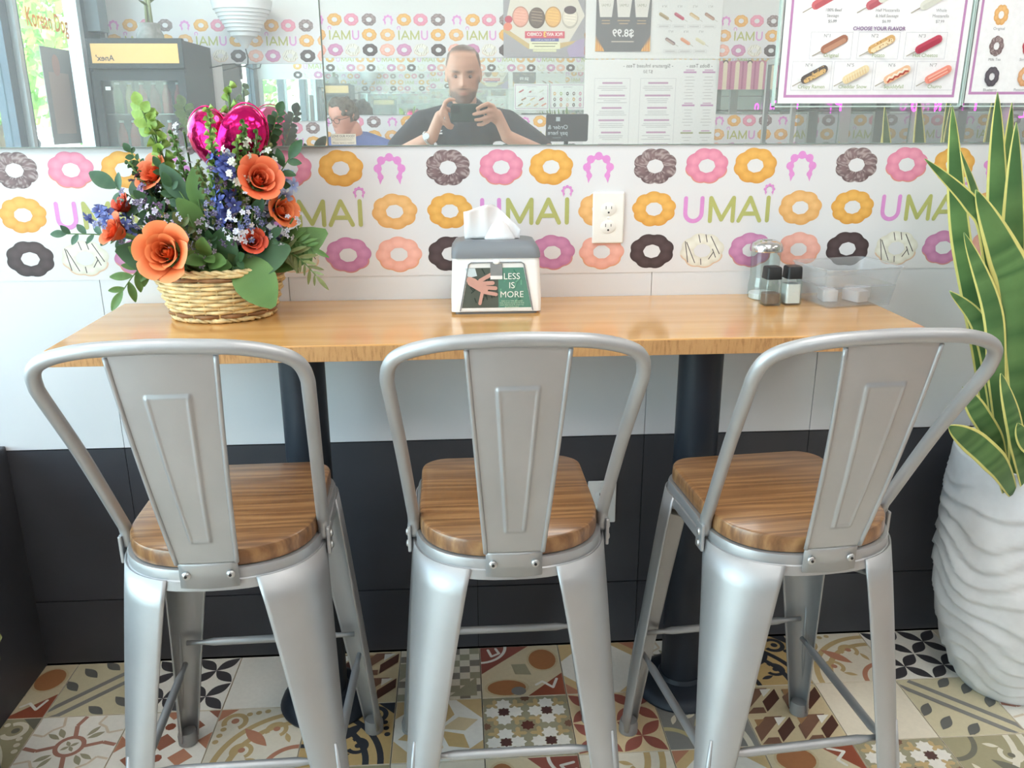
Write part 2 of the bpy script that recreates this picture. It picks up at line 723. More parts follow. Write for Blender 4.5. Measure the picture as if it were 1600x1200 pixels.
    def lines(s, x0, x1, z, n, gap, rgb, h=0.004, seed=1, jag=.25):
        r = random.Random(seed)
        for i in range(n):
            d = (x1 - x0) * jag * r.random() / 2
            s.rect(x0 + d, z - i * gap - h / 2, x1 - d, z - i * gap + h / 2, rgb)
        return s

# ================================================================== the room
XL, XR, YB, ZC = -2.30, 4.60, -4.30, 2.75     # storefront side, far side, back wall, ceiling
PER = 0.4585                                   # wallpaper repeat
TS = 0.2035                                    # floor tile
TX0 = 0.0366

# ---- front wall
wf = struct(MB().box((XL, 0.008, 0), (XR, 0.20, ZC)).build('wall_front', PLASTER), 'white plaster wall behind the bar table')
MB().box((XL, 0.006, 0.0), (XR, 0.009, 0.583)).build('dark_grout', GROUT_K, wf)
MB().box((XL, 0.006, 0.583), (XR, 0.009, 0.986)).build('pale_grout', GROUT_W, wf)
tw = 0.413
tile_meshes = {}
for key, (h, m) in {'w': (0.401, WHITE_TILE), 'k': (0.402, BLACK_TILE), 'b': (0.177, BLACK_TILE)}.items():
    tile_meshes[key] = MB().box((0.0008, 0.0, 0.0008), (tw - 0.0008, 0.007, h - 0.0004)).mesh('wall_tile', m)
for k in range(-4, 5):
    x = 0.4475 + (k - 1) * tw
    if x + tw < XL + .3 or x < XL:
        continue
    for key, z in (('w', 0.584), ('k', 0.180), ('b', 0.001)):
        place('wall_tile', tile_meshes[key], wf, (x, 0, z))

# ---- wallpaper
R1 = (('crinkle', -.0151), ('pink', .1012), ('orange', .2113))
R3 = (('choc', -.0139), ('white', .1029), ('mauve', .2163), ('peach', .329))
RX, RZ = 0.0505, 0.0395


def motif_meshes():
    out = []
    for i, (k, x) in enumerate(R1):
        out.append(('donut_print', Ink().up().donut(0, 0, RX * .98, RZ, k, 8, .3 * i, i).mesh('donut_print', INK), x, 0.2365))
    out.append(('emblem_print', Ink().up().arch(0, 0, 0.033).mesh('emblem_print', INK), .3165, 0.2335))
    out.append(('donut_print', Ink().up().donut(0, 0, RX, RZ, 'orange', 9, .5, 7).mesh('donut_print', INK), -.0132, 0.143))
    out.append(('donut_print', Ink().up().donut(0, 0, RX, RZ, 'orange2', 8, .9, 8).mesh('donut_print', INK), .3235, 0.143))
    out.append(('lettering_print', Ink().up().umai(0, 0, 0.0605).mesh('lettering_print', INK), .0585, 0.1105))
    for i, (k, x) in enumerate(R3):
        out.append(('donut_print', Ink().up().donut(0, 0, RX * 1.03, RZ * 1.02, k, 8, .4 * i + .2, 10 + i).mesh('donut_print', INK), x, 0.048))
    return out


MOTIFS = motif_meshes()
WB = 0.984
wp = MB().box((XL, -0.0012, WB), (XR, 0.008, 1.2665)).build('wallpaper_panel', PAPER, wf)
for k in range(-2, 4):
    for nm, me, x, z in MOTIFS:
        X = x + k * PER
        if -1.09 < X < 1.62:
            place(nm, me, wp, (X, -0.0013, WB + z))


def one_period():
    k = MB()
    for nm, me, x, z in MOTIFS:
        cols = [tuple(d.color)[:3] for d in me.color_attributes['ink'].data]
        k.add([(v.co.x + x, v.co.y, v.co.z + z) for v in me.vertices], [tuple(p.vertices) for p in me.polygons], cols)
    return k.mesh('wallpaper_print', INK)


PERIOD = one_period()
wpu = MB().box((XL, -0.0012, 1.768), (XR, 0.008, 2.052)).build('wallpaper_panel', PAPER, wf)
for k in range(-4, 9):
    place('wallpaper_print', PERIOD, wpu, (k * PER, -0.0013, 1.768))

# ---- back wall
wb = struct(MB().box((XL, YB - 0.20, 0), (XR, YB, ZC)).build('wall_back', PLASTER), 'white plaster wall seen in the mirror')
MB().box((XL, YB, 0.0), (XR, YB + 0.006, 0.583)).build('black_dado', BLACK_TILE, wb)
for z in (1.685, 1.034):
    p = MB().box((XL, YB, z), (XR, YB + 0.0025, z + 0.284)).build('wallpaper_panel', PAPER, wb)
    for k in range(-10, 6):
        X = -0.107 - k * PER
        if XL + .345 < X < XR:
            place('wallpaper_print', PERIOD, p, (X, YB + 0.0026, z), (0, 0, pi))

# ---- other sides
struct(MB().box((XR, YB - .2, 0), (XR + 0.2, 0.2, ZC)).build('wall_right', PLASTER), 'plain white end wall')
struct(MB().box((XL - .1, YB - .2, ZC), (XR + .2, 0.2, ZC + 0.15)).build('ceiling', PLASTER), 'white ceiling')

# storefront: low sill wall, header, mullions, glass
wl = struct(MB().box((XL - 0.16, YB - .2, 0), (XL, 0.2, 0.12)).build('wall_left', mat('grey_render', (150, 158, 162), 0.7)), 'storefront side with tall windows')
MB().box((XL - 0.16, YB - .2, 2.55), (XL, 0.2, ZC)).build('header', FRAME_DARK, wl)
for y0, y1, m, nm in ((-3.145, -2.945, FRAME_DARK, 'mullion'), (-1.55, -1.45, FRAME_DARK, 'mullion'), (-0.12, 0.2, FRAME_DARK, 'mullion'), (YB - .2, -3.96, FRAME_DARK, 'mullion'), (-3.96, -3.90, FRAME_PALE, 'door_frame')):
    MB().box((XL - 0.10, y0, 0.12), (XL - 0.02, y1, 2.55)).build(nm, m, wl)
    if nm == 'mullion' and y1 < 0:
        MB().box((XL - 0.02, (y0 + y1) / 2 - .02, 0.12), (XL + 0.012, (y0 + y1) / 2 + .02, 2.55)).build('mullion_cap', FRAME_PALE, wl)
for i, (y0, y1) in enumerate(((-3.90, -3.145), (-2.945, -1.55), (-1.45, -0.12))):
    struct(MB().box((XL - 0.065, y0, 0.12), (XL - 0.055, y1, 2.55)).build('window_%d' % (i + 1), GLASS), ('storefront pane with the orange lettering', 'wide storefront pane at the middle', 'storefront pane by the bar table')[i])
MB().box((XL - .02, -4.16, 1.86), (XL + .06, -4.02, 2.40)).build('shutter_box', mat('grey_box', (120, 134, 142), .5), wl)

# black window bench left of the table
bench = struct(MB().box((XL, -0.95, 0.0), (-1.06, 0.0, 0.597)).build('trim_1', BLACK_TILE, bevel=0.003), 'black tiled window ledge left of the table')

# ---- floor: encaustic tiles
CRM, WHT, OCH, BRN, RED, OLV, GRY, BLK, TER = (236, 226, 206), (243, 239, 230), (214, 188, 140), (132, 98, 80), (156, 92, 80), (168, 162, 136), (140, 138, 134), (70, 68, 72), (190, 134, 108)


def tile_design(kind):
    q = Ink(0.0)
    V = []

    def P(pts, rgb):
        q.poly(pts, rgb)
        q.up()
    q.step = 0.00008
    E = 0.004

    def base(rgb):
        q.rect(E, E, 1 - E, 1 - E, rgb)
        q.up()

    def lens(ax, az, bx, bz, wd, rgb):
        a, b = Vector((ax, az)), Vector((bx, bz))
        d = b - a
        n = Vector((-d.y, d.x)).normalized()
        up = [a + d * t + n * wd * sin(pi * t) for t in [i / 8 for i in range(9)]]
        dn = [a + d * t - n * wd * sin(pi * t) for t in [i / 8 for i in range(7, 0, -1)]]
        q.poly([tuple(p) for p in up[::-1] + dn[::-1]], rgb)
    if kind == 'plain':
        base(CRM)
    elif kind == 'white':
        base(WHT)
    elif kind in ('petal_black', 'petal_red'):
        base(WHT if kind == 'petal_black' else (222, 200, 160))
        c = BLK if kind == 'petal_black' else RED
        for i in range(2):
            for j in range(2):
                x, z = i * .5, j * .5
                for (a, b, d, e) in ((x, z, x + .5, z + .5), (x + .5, z, x, z + .5)):
                    m = ((a + d) / 2, (b + e) / 2)
                    lens(a + .01 * (1 if d > a else -1), b + .01, m[0], m[1], .075, c)
                    lens(m[0], m[1], d - .01 * (1 if d > a else -1), e - .01, .075, c)
    elif kind == 'zig':
        base((214, 204, 172))
        for off in (-.12, .12):
            up, dn = [], []
            for i in range(25):
                t = i / 24
                x, z = t, t + off
                wv = .018 * (1 if i % 2 else -1)
                up.append((x - .025 + wv, z + .025 + wv))
                dn.append((x + .025 + wv, z - .025 + wv))
            pts = [p for p in dn + up[::-1]]
            for i in range(24):
                quad = [dn[i], dn[i + 1], up[i + 1], up[i]]
                quad = [(min(1 - E, max(E, x)), min(1 - E, max(E, z))) for x, z in quad]
                q.poly(quad, GRY)
            q.up()
        for cx, cz in ((.22, .80), (.80, .22), (.08, .55), (.55, .06), (.45, .93), (.93, .45)):
            lens(cx - .11 if cx > .12 else E, cz + .1 if cz < .9 else 1 - E, min(cx + .11, 1 - E), max(cz - .1, E), .06, (108, 108, 104))
            q.up()
            for t in (-.05, 0, .05):
                q.disc(min(max(cx + t, .04), .96), min(max(cz - t, .04), .96), .035, .035, (108, 108, 104), 8)
    elif kind == 'arrow':
        base((216, 198, 160))
        for i in range(2):
            for j in range(2):
                x, z = i * .5, j * .5
                P([(x + .02, z + .02), (x + .24, z + .02), (x + .24, z + .12), (x + .12, z + .12)], BRN)
                P([(x + .02, z + .06), (x + .40, z + .46), (x + .20, z + .46), (x + .02, z + .28)], BRN)
                P([(x + .26, z + .04), (x + .48, z + .26), (x + .48, z + .44), (x + .26, z + .22)], (92, 62, 52))
                P([(x + .30, z + .30), (x + .44, z + .44), (x + .30, z + .44)], WHT)
                P([(x + .06, z + .30), (x + .18, z + .42), (x + .06, z + .42)], (170, 132, 92))
    elif kind == 'checker':
        base((228, 220, 202))
        cs = (OLV, (176, 150, 122), (140, 132, 120), (196, 184, 152))
        for i in range(8):
            for j in range(8):
                if (i + j) % 2 == 0:
                    q.rect(E + i * (1 - 2 * E) / 8, E + j * (1 - 2 * E) / 8, E + (i + 1) * (1 - 2 * E) / 8, E + (j + 1) * (1 - 2 * E) / 8, cs[(i * 3 + j) % 4])
        q.up()
        P([(E, .38), (.36, .72), (E, .72)], OLV)
        P([(.62, .05), (.95, .05), (.95, .40)], OLV)
    elif kind == 'oval':
        base((222, 208, 176))
        P([(E, .45), (E, 1 - E), (.62, 1 - E)], RED)
        P([(.55, E), (1 - E, E), (1 - E, .42)], (158, 88, 66))
        for cx, cz, rx in ((.30, .17, .27), (.78, .70, .2)):
            q.disc(cx, cz, rx, rx * (.62 if cx < .5 else 1.2), (214, 196, 158), 22)
            q.up()
            q.disc(cx, cz, rx * .86, rx * (.53 if cx < .5 else 1.05), (178, 122, 82), 22)
            q.up()
        q.disc(.44, .10, .09, .08, GRY, 14)
        P([(.42, .42), (.62, .40), (.56, .62), (.38, .62)], OLV)
        q.stroke([(.1, .94), (.14, .8), (.24, .86), (.2, .96)], .035, WHT)
        q.stroke([(.66, .2), (.74, .26), (.86, .14), (.92, .3)], .035, WHT)
        q.ring(.0 + E, 1 - E, .3, .34, WHT, 16, -pi / 2, 0)
    elif kind == 'octagon':
        base(WHT)
        for a, b, c in (((E, E), (.36, E), (E, .36)), ((1 - E, E), (1 - E, .36), (.64, E)), ((1 - E, 1 - E), (.64, 1 - E), (1 - E, .64)), ((E, 1 - E), (E, .64), (.36, 1 - E))):
            q.poly([a, b, c], OCH)
        q.up()
        for a, b, c in (((E, E), (.2, E), (E, .2)), ((1 - E, 1 - E), (.8, 1 - E), (1 - E, .8))):
            q.poly([a, b, c], TER)
    elif kind in ('swirl', 'baroque', 'baroque_grey', 'baroque_olive'):
        bgc, c1, c2 = {'swirl': ((204, 174, 120), (56, 58, 64), (56, 58, 64)), 'baroque': ((232, 224, 206), (198, 172, 124), TER), 'baroque_grey': (GRY, (228, 220, 202), (196, 184, 140)), 'baroque_olive': ((172, 164, 132), (232, 226, 208), (120, 118, 104))}[kind]
        base(bgc)
        for r0, r1, c in ((.86, .93, c1), (.70, .77, c1), (.30, .36, c2)):
            q.ring(E, E, r0, r1, c, 18, 0, pi / 2)
        q.up()
        for cx, cz, r in ((.30, .62, .13), (.62, .30, .13), (.78, .80, .15)):
            q.ring(cx, cz, r * .6, r, c1, 18, radians(-150), radians(120))
            q.disc(cx + r * .1, cz, r * .3, r * .3, c2, 12)
        q.up()
        lens(.36, .36, .66, .66, .07, c2)
        lens(.40, .12, .56, .18, .03, c1)
        lens(.12, .40, .18, .56, .03, c1)
        q.up()
        P([(.80, 1 - E), (1 - E, .80), (1 - E, 1 - E)], c2)
        for k in range(3):
            q.disc(.46 + .1 * k, .94 - .02 * k, .035, .035, c1, 10)
            q.disc(.94 - .02 * k, .46 + .1 * k, .035, .035, c1, 10)
    elif kind == 'rosecross':
        base(WHT)
        pk, bg2 = (176, 128, 112), (222, 206, 184)
        for a in range(4):
            c, s_ = cos(a * pi / 2), sin(a * pi / 2)

            def T(x, z):
                return (.5 + x * c - z * s_, .5 + x * s_ + z * c)
            q.stroke([T(.16, 0), T(.34, .05), T(.49, 0)], .05, pk, False)
            q.stroke([T(.49, .24), T(.34, .20), T(.28, .30), T(.18, .36), T(.22, .49)], .03, bg2, False)
            lens(*T(.14, .12), *T(.30, .22), .035, OLV)
            lens(*T(.12, .16), *T(.22, .32), .03, OLV)
        q.up()
        q.ring(.5, .5, .12, .17, pk, 24)
        q.up()
        for a in range(4):
            lens(.5, .5, .5 + .1 * cos(a * pi / 2 + .6), .5 + .1 * sin(a * pi / 2 + .6), .022, OLV)
    elif kind == 'diamond':
        base(WHT)
        for i in range(5):
            for j in range(5):
                if (i + j) % 2 == 0:
                    x, z, r = i * .25, j * .25, .135
                    pts = [(x + r, z), (x, z + r), (x - r, z), (x, z - r)]
                    pts = [(min(1 - E, max(E, a)), min(1 - E, max(E, b))) for a, b in pts]
                    q.poly(pts, TER if (i * 2 + j) % 3 else (158, 104, 84))
        q.up()
        for x, z in ((.25, .5), (.75, .5), (.5, .25), (.5, .75)):
            q.disc(x, z, .06, .06, (150, 86, 66), 8)
    elif kind == 'cube':
        base(WHT)
        for a in range(6):
            t = a * pi / 3 + .3
            c0 = (.5 + .03 * cos(t), .5 + .03 * sin(t))
            p1 = (.5 + .30 * cos(t - .42), .5 + .30 * sin(t - .42))
            p2 = (.5 + .47 * cos(t), .5 + .47 * sin(t))
            p3 = (.5 + .30 * cos(t + .42), .5 + .30 * sin(t + .42))
            q.poly([c0, p1, p2, p3], (210, 180, 128) if a % 2 else (226, 206, 168))
        q.up()
        for a, b, c in (((E, E), (.3, E), (E, .34)), ((1 - E, E), (1 - E, .3), (.66, E)), ((1 - E, 1 - E), (.7, 1 - E), (1 - E, .66)), ((E, 1 - E), (E, .7), (.34, 1 - E))):
            q.poly([a, b, c], (214, 186, 138))
    elif kind == 'stars':
        base((206, 180, 132))

        def star(x, z, r, rgb, n=8, k=.74):
            pts = [(x + r * (1 if i % 2 == 0 else k) * cos(pi * i / n), z + r * (1 if i % 2 == 0 else k) * sin(pi * i / n)) for i in range(2 * n)]
            q.poly([(min(1 - E, max(E, a)), min(1 - E, max(E, b))) for a, b in pts], rgb)
        for i in range(5):
            for j in range(5):
                d = abs(i - 2) + abs(j - 2)
                star(.02 + i * .24, .02 + j * .24, .135, OLV if (i + j) % 2 else (168, 158, 128))
        q.up()
        for x, z in ((.24, .24), (.74, .24), (.24, .74), (.74, .74)):
            for dx, dz in ((.13, 0), (-.13, 0), (0, .13), (0, -.13)):
                star(x + dx, z + dz, .10, WHT)
            q.up()
            star(x, z, .075, (96, 66, 62))
        star(.5, .5, .085, (110, 68, 60))
        q.up(2)
        for x, z in ((.5, .03), (.5, .97), (.03, .5), (.97, .5)):
            star(x, z, .06, BRN)
    # to a tile mesh: lie flat (z up), scaled, on a 9 mm slab
    b = MB()
    s = TS - 0.0022
    b.ink(CRM)
    b.box((-s / 2, -s / 2, -0.009), (s / 2, s / 2, 0.0))
    b.add([((x - .5) * s, (z - .5) * s, -y + 0.0001) for x, y, z in q.v], q.f, q.c)
    return b.mesh('floor_tile', TILEINK)


floor = struct(MB().box((XL, YB, -0.12), (XR, 0.008, -0.0095)).build('floor', mat('floor_grout', (150, 142, 130), 0.8, noise=(30, .1))), 'floor of mixed patterned encaustic tiles')
DES = {k: tile_design(k) for k in ('plain', 'white', 'petal_black', 'petal_red', 'zig', 'arrow', 'checker', 'oval', 'octagon', 'swirl', 'baroque', 'baroque_grey', 'baroque_olive', 'rosecross', 'diamond', 'cube', 'stars')}
LAY = {0: {-6: 'oval', -5: 'zig', -4: 'petal_black', -3: 'white', -2: 'arrow', -1: 'checker', 0: 'oval', 1: 'octagon', 2: 'rosecross', 3: 'swirl', 4: 'baroque', 5: 'petal_black', 6: 'plain'},
       1: {-6: 'baroque_olive', -5: 'rosecross', -4: 'diamond', -3: 'baroque', -2: 'swirl', -1: 'cube', 0: 'stars', 1: 'petal_red', 2: 'baroque_grey', 3: 'arrow', 4: 'plain', 5: 'zig', 6: 'rosecross'},
       2: {-5: 'petal_red', -4: 'octagon', -3: 'cube', -2: 'baroque_olive', -1: 'plain', 0: 'oval', 1: 'baroque', 2: 'octagon', 3: 'oval', 4: 'stars', 5: 'baroque_olive', 6: 'checker'}}
TURN = {(0, -5): 0, (1, 5): 1, (0, 0): 0, (0, 4): 1, (1, -3): 1}
rt = random.Random(3)
kinds = list(DES)
for r in range(8):
    for c in range(-6, 9):
        k = LAY.get(r, {}).get(c) or rt.choice(kinds)
        a = TURN.get((r, c), 0 if r < 2 else rt.randrange(4))
        o = place('floor_tile', DES[k], floor, (TX0 + (c + .5) * TS, -0.0045 - (r + .5) * TS, 0.0), (0, 0, a * pi / 2))
# rest of the floor, too far back to be seen piece by piece
m = bpy.data.materials.new('far_floor')
m.use_nodes = True
t = m.node_tree
b = t.nodes['Principled BSDF']
tc = t.nodes.new('ShaderNodeTexCoord')
br = t.nodes.new('ShaderNodeTexBrick')
br.offset = 0
br.inputs['Scale'].default_value = 1.0
br.inputs['Brick Width'].default_value = TS
br.inputs['Row Height'].default_value = TS
br.inputs['Mortar Size'].default_value = 0.0015
br.inputs['Color1'].default_value = (*s2l(CRM), 1)
br.inputs['Color2'].default_value = (*s2l(TER), 1)
br.inputs['Mortar'].default_value = (*s2l((120, 112, 100)), 1)
t.links.new(tc.outputs['Object'], br.inputs['Vector'])
t.links.new(br.outputs[0], b.inputs['Base Color'])
b.inputs['Roughness'].default_value = 0.35
ff = MB()
yk = -0.0045 - 8 * TS
ff.box((XL, YB, -0.0095), (XR, yk, 0.0))
ff.box((XL, yk, -0.0095), (TX0 - 6 * TS, 0, 0.0))
ff.box((TX0 + 9 * TS, yk, -0.0095), (XR, 0, 0.0))
ff.build('far_tiling', m, floor)

# ---- ceiling panels out of view, added to fill the room with light
LITE = mat('fill_diffuser', (255, 252, 246), 0.6, emit=(255, 250, 244), estr=6.5)
i = 0
for x in (-1.3, 0.6, 2.6):
    for y in (-1.1, -3.1):
        t_ = thing('ceiling_fill_panel', 'added, unseen ceiling fill panel over the %s' % (('left end of the bar table', 'left end of the back wall', 'middle stool', 'photographer', 'snake plant', 'glass display case')[i]), 'ceiling light', (x, y, ZC), group='added ceiling fill panels')
        fr = MB()
        fr.box((-.42, -.32, -.03), (.42, -.29, 0)).box((-.42, .29, -.03), (.42, .32, 0)).box((-.42, -.29, -.03), (-.39, .29, 0)).box((.39, -.29, -.03), (.42, .29, 0))
        fr.build('light_frame', WHITEPL, t_)
        MB().box((-.39, -.29, -.02), (.39, .29, -.004)).build('diffuser', LITE, t_)
        i += 1

# ================================================================== mirrors
MZ0, MZ1 = 1.2685, 1.768
SEAM = -0.2702


def mirror(name, x0, x1, z0, z1, m, label, loc, rot=(0, 0, 0), mir=None):
    t_ = thing(name, label, 'mirror', loc, rot)
    hw, h = (x1 - x0) / 2, z1 - z0
    MB().box((-hw, -0.004, 0), (hw, 0.0, h)).build('silvered_glass', m, t_)
    e = MB()
    e.box((-hw - .0008, -0.0045, 0), (-hw, 0.0, h)).box((hw, -0.0045, 0), (hw + .0008, 0.0, h)).box((-hw, -.0045, -.0015), (hw, 0, 0))
    e.build('polished_edge', mat('mirror_edge', (150, 165, 160), .3), t_)
    return t_


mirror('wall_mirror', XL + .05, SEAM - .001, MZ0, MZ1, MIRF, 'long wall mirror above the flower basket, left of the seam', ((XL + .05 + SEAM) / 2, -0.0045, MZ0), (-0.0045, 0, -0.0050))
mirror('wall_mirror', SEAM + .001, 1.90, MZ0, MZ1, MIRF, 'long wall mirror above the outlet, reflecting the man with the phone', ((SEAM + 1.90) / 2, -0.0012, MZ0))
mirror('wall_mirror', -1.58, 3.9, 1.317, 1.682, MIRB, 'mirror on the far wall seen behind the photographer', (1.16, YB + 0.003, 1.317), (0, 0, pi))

# ================================================================== bar table
tb = thing('bar_table', 'long narrow wooden bar table on two black round pedestals against the wall', 'table', (0.0875, -0.20, 0))
TW, TD = 1.665, 0.40
MB().box((-TW / 2, -TD / 2 + .0012, 0.898), (TW / 2, TD / 2 - .001, 0.930)).build('tabletop', TABLE_WOOD, tb, bevel=0.002)
MB().box((-TW / 2 + .002, -TD / 2 - .0006, 0.8995), (TW / 2 - .002, -TD / 2 + .0012, 0.9275)).build('sawn_front_edge', EDGE_WOOD, tb)
for x in (-0.4165, 0.4325):
    p = MB().lathe([(0.0475, 0.02), (0.0475, 0.885)], 32, (x, 0.01, 0)).build('pedestal_pole', BLACKMETAL, tb, auto=40)
    MB().lathe([(0.108, 0.0), (0.110, 0.006), (0.104, 0.020), (0.085, 0.030), (0.055, 0.036), (0.05, 0.045)], 40, (x, 0.01, 0)).build('pedestal_base', BLACKMETAL, tb, auto=40)
    MB().cbox((x, 0.01, .8915), (.26, .22, .012)).build('mounting_plate', BLACKMETAL, tb)

# ================================================================== stools


def seat_outline(off=0.0, n=12):
    hw, fr, rr = 0.157 + off, 0.185 + off, 0.176 + off
    pts = []
    c = 0.05 + off
    for k in range(n + 1):            # front right corner (front = +y, towards table)
        a = pi / 2 * k / n
        pts.append((hw - c + c * cos(a), fr - c + c * sin(a)))
    for k in range(n + 1):
        a = pi / 2 + pi / 2 * k / n
        pts.append((-hw + c + c * cos(a), fr - c + c * sin(a)))
    ex = 2 / 2.5
    y0 = -0.035
    for k in range(2 * n + 1):
        a = pi + pi * k / (2 * n)
        cx, sy = cos(a), sin(a)
        pts.append((hw * math.copysign(abs(cx) ** ex, cx), y0 - (rr + y0) * abs(sy) ** ex))
    # drop doubles
    out = []
    for p in pts:
        if not out or (abs(p[0] - out[-1][0]) + abs(p[1] - out[-1][1])) > 1e-5:
            out.append(p)
    return out


def arc_around(outline, target, half, n=10):
    """points of the closed outline within +-half arc length of the point nearest target"""
    P = [Vector(p) for p in outline]
    N = len(P)
    i0 = min(range(N), key=lambda i: (P[i] - Vector(target)).length)
    seg = []

    def walk(d):
        acc, i, out = 0.0, i0, [(0.0, P[i0])]
        while acc < half + .05:
            j = (i + d) % N
            acc += (P[j] - P[i]).length
            out.append((acc, P[j]))
            i = j
        return out
    f, bk = walk(1), walk(-1)

    def at(lst, s):
        for k in range(len(lst) - 1):
            if lst[k + 1][0] >= s:
                a, b = lst[k], lst[k + 1]
                t = (s - a[0]) / max(1e-9, b[0] - a[0])
                return a[1].lerp(b[1], t)
    res = []
    for k in range(-n, n + 1):
        s_ = half * abs(k) / n
        res.append(at(f, s_) if k >= 0 else at(bk, s_))
    return res


def make_stool(label):
    st = thing('bar_stool', label, 'bar stool', group='silver metal bar stools at the table')
    o0 = seat_outline(0)

    def ring(off, z):
        return [(x, y, z) for x, y in seat_outline(off)]
    MB().loft([ring(-.004, .6395), ring(-.0005, .641), ring(0, .644), ring(0, .664), ring(-.0018, .6682), ring(-.0055, .6700)]).build('wooden_seat', SEAT_WOOD, st, auto=35)
    # pressed rim and apron
    MB().loft([ring(-.03, .639), ring(.006, .639), ring(.0075, .6345), ring(.0075, .622), ring(.010, .6205), ring(.0115, .604), ring(.0085, .604), ring(.004, .632), ring(-.03, .634)], cap=False).build('seat_pan', SILVER, st, auto=30)
    # legs: folded sheet from the apron to a narrow foot
    ot = seat_outline(.0115)
    for nm, corner, foot, half in (('leg', (.165, .185), (.205, .200), .078), ('leg', (-.165, .185), (-.205, .200), .078), ('leg', (.132, -.142), (.188, -.196), .083), ('leg', (-.132, -.142), (-.188, -.196), .083)):
        top = arc_around(ot, corner, half)
        n = len(top)
        ang = math.atan2(foot[1], foot[0])
        # orient bottom arc in the same sense as the top arc
        sense = 1 if (top[-1] - top[0]).dot(Vector((-sin(ang), cos(ang)))) > 0 else -1
        rows = []
        for r in range(13):
            t = r / 12
            z = .622 * (1 - t) + .012 * t
            tt = t ** .92
            row = []
            for i in range(n):
                u = (i / (n - 1) * 2 - 1)
                a = ang + sense * u * radians(108)
                bp = Vector((foot[0] + .0195 * cos(a) - .004 * cos(ang), foot[1] + .0195 * sin(a) - .004 * sin(ang)))
                p = top[i].lerp(bp, tt)
                row.append((p.x, p.y, z))
            rows.append(row)
        lg = MB().grid(rows).build(nm, SILVER, st, smooth=True, solid=.0032)
        fx, fy = foot
        MB().lathe([(.018, 0), (.021, .002), (.021, .022), (.0185, .032)], 18, (fx, fy, 0)).build('foot_cap', RUBBER, lg, auto=40)
        # pressed rib near the foot
        out = Vector((cos(ang), sin(ang)))
        pts = []
        for t in (.55, .66, .77, .88):
            p = top[n // 2].lerp(Vector((foot[0] + .0155 * cos(ang), foot[1] + .0155 * sin(ang))), t ** .92)
            z = .622 * (1 - t) + .012 * t
            pts.append((p.x + out.x * .001, p.y + out.y * .001, z))
        MB().tube(pts, [.003, .0055, .005, .0025], 8).build('pressed_rib', SILVER, lg, smooth=True)
    # foot rails with flattened ends

    def legpt(sx, sy, z):
        t = (.622 - z) / .61
        return Vector((sx * ((.154 + .044 * t) if sy > 0 else (.140 + .044 * t)), sy * ((.178 if sy > 0 else .146) + (.195 - (.178 if sy > 0 else .146)) * t), z))
    for a, b in (((-1, 1, .262), (1, 1, .262)), ((-1, -1, .250), (1, -1, .250)), ((-1, 1, .212), (-1, -1, .226)), ((1, 1, .212), (1, -1, .226))):
        p, q = legpt(*a), legpt(*b)
        d = (q - p).normalized()
        MB().tube([p + d * .004, p + d * .04, p + d * .06, q - d * .06, q - d * .04, q - d * .004], [.0055, .0055, .0085, .0085, .0055, .0055], 10).build('foot_rail', SILVER, st, smooth=True)
    for a, b in (((-1, -1), (1, 1)), ((1, -1), (-1, 1))):
        p, q = legpt(a[0], a[1], .575) * .93, legpt(b[0], b[1], .575) * .93
        p.z = q.z = .575
        if a[0] > 0:
            p.z = q.z = .560
        MB().tube([p * 1.0 + Vector((0, 0, 0)), q], .006, 8).build('under_seat_brace', SILVER, st, smooth=True)
    # back hoop
    pts = []
    half = [(.166, -.060, .628), (.1662, -.064, .660), (.1675, -.080, .690), (.177, -.160, .835), (.1855, -.232, .950), (.1862, -.246, .975), (.181, -.258, .997), (.168, -.267, 1.012), (.142, -.277, 1.024), (.10, -.288, 1.034), (.05, -.293, 1.038)]
    ctrl = [(-x, y, z) for x, y, z in half] + [(0, -.294, 1.0395)] + half[::-1]
    P = [Vector(p) for p in ctrl]
    for i in range(len(P) - 1):
        p0, p1, p2, p3 = P[max(i - 1, 0)], P[i], P[i + 1], P[min(i + 2, len(P) - 1)]
        for k in range(4):
            t = k / 4
            pts.append(0.5 * ((2 * p1) + (p2 - p0) * t + (2 * p0 - 5 * p1 + 4 * p2 - p3) * t * t + (3 * p1 - p0 - 3 * p2 + p3) * t ** 3))
    pts.append(P[-1])
    hoop = MB().tube(pts, .0107, 14).build('back_hoop', SILVER, st, smooth=True)
    for sx in (-1, 1):
        MB().cbox((sx * .1745, -.062, .626), (.006, .030, .050)).build('hoop_bracket', SILVER, hoop, bevel=.002)
        for z in (.612, .634):
            MB().ball((sx * .178, -.062, z), .0068, 12, 8, .55, 1, 1).build('bolt', BOLT, hoop, smooth=True)
    # back splat
    NX, NZ = 72, 110

    def ss(e0, e1, x):
        t = max(0, min(1, (x - e0) / (e1 - e0)))
        return t * t * (3 - 2 * t)
    rows = []
    for j in range(NZ + 1):
        t = j / NZ
        z = .6585 + (1.030 - .6585) * t
        hw = .0465 + (.0735 - .0465) * (t ** 1.0)
        yc = -.193 - .093 * t - .010 * sin(pi * t) * 0.6
        row = []
        for i in range(NX + 1):
            u = i / NX * 2 - 1
            x = u * hw
            # raised panel
            pw = .0155 + (.0305 - .0155) * ((t - .12) / .70)
            ed = min(pw - abs(x), (t - .12) * .37, (.82 - t) * .37)
            bump = ss(-.001, .003, ed) * .0026 + .0026 * math.exp(-((ed - .0015) / .0022) ** 2)
            dome = -.006 * (1 - u * u) * (0.3 + .7 * t)
            row.append((x, yc + dome - bump, z))
        rows.append(row)
    sp = MB().grid(rows).build('back_splat', SILVER, st, smooth=True, solid=.0025)
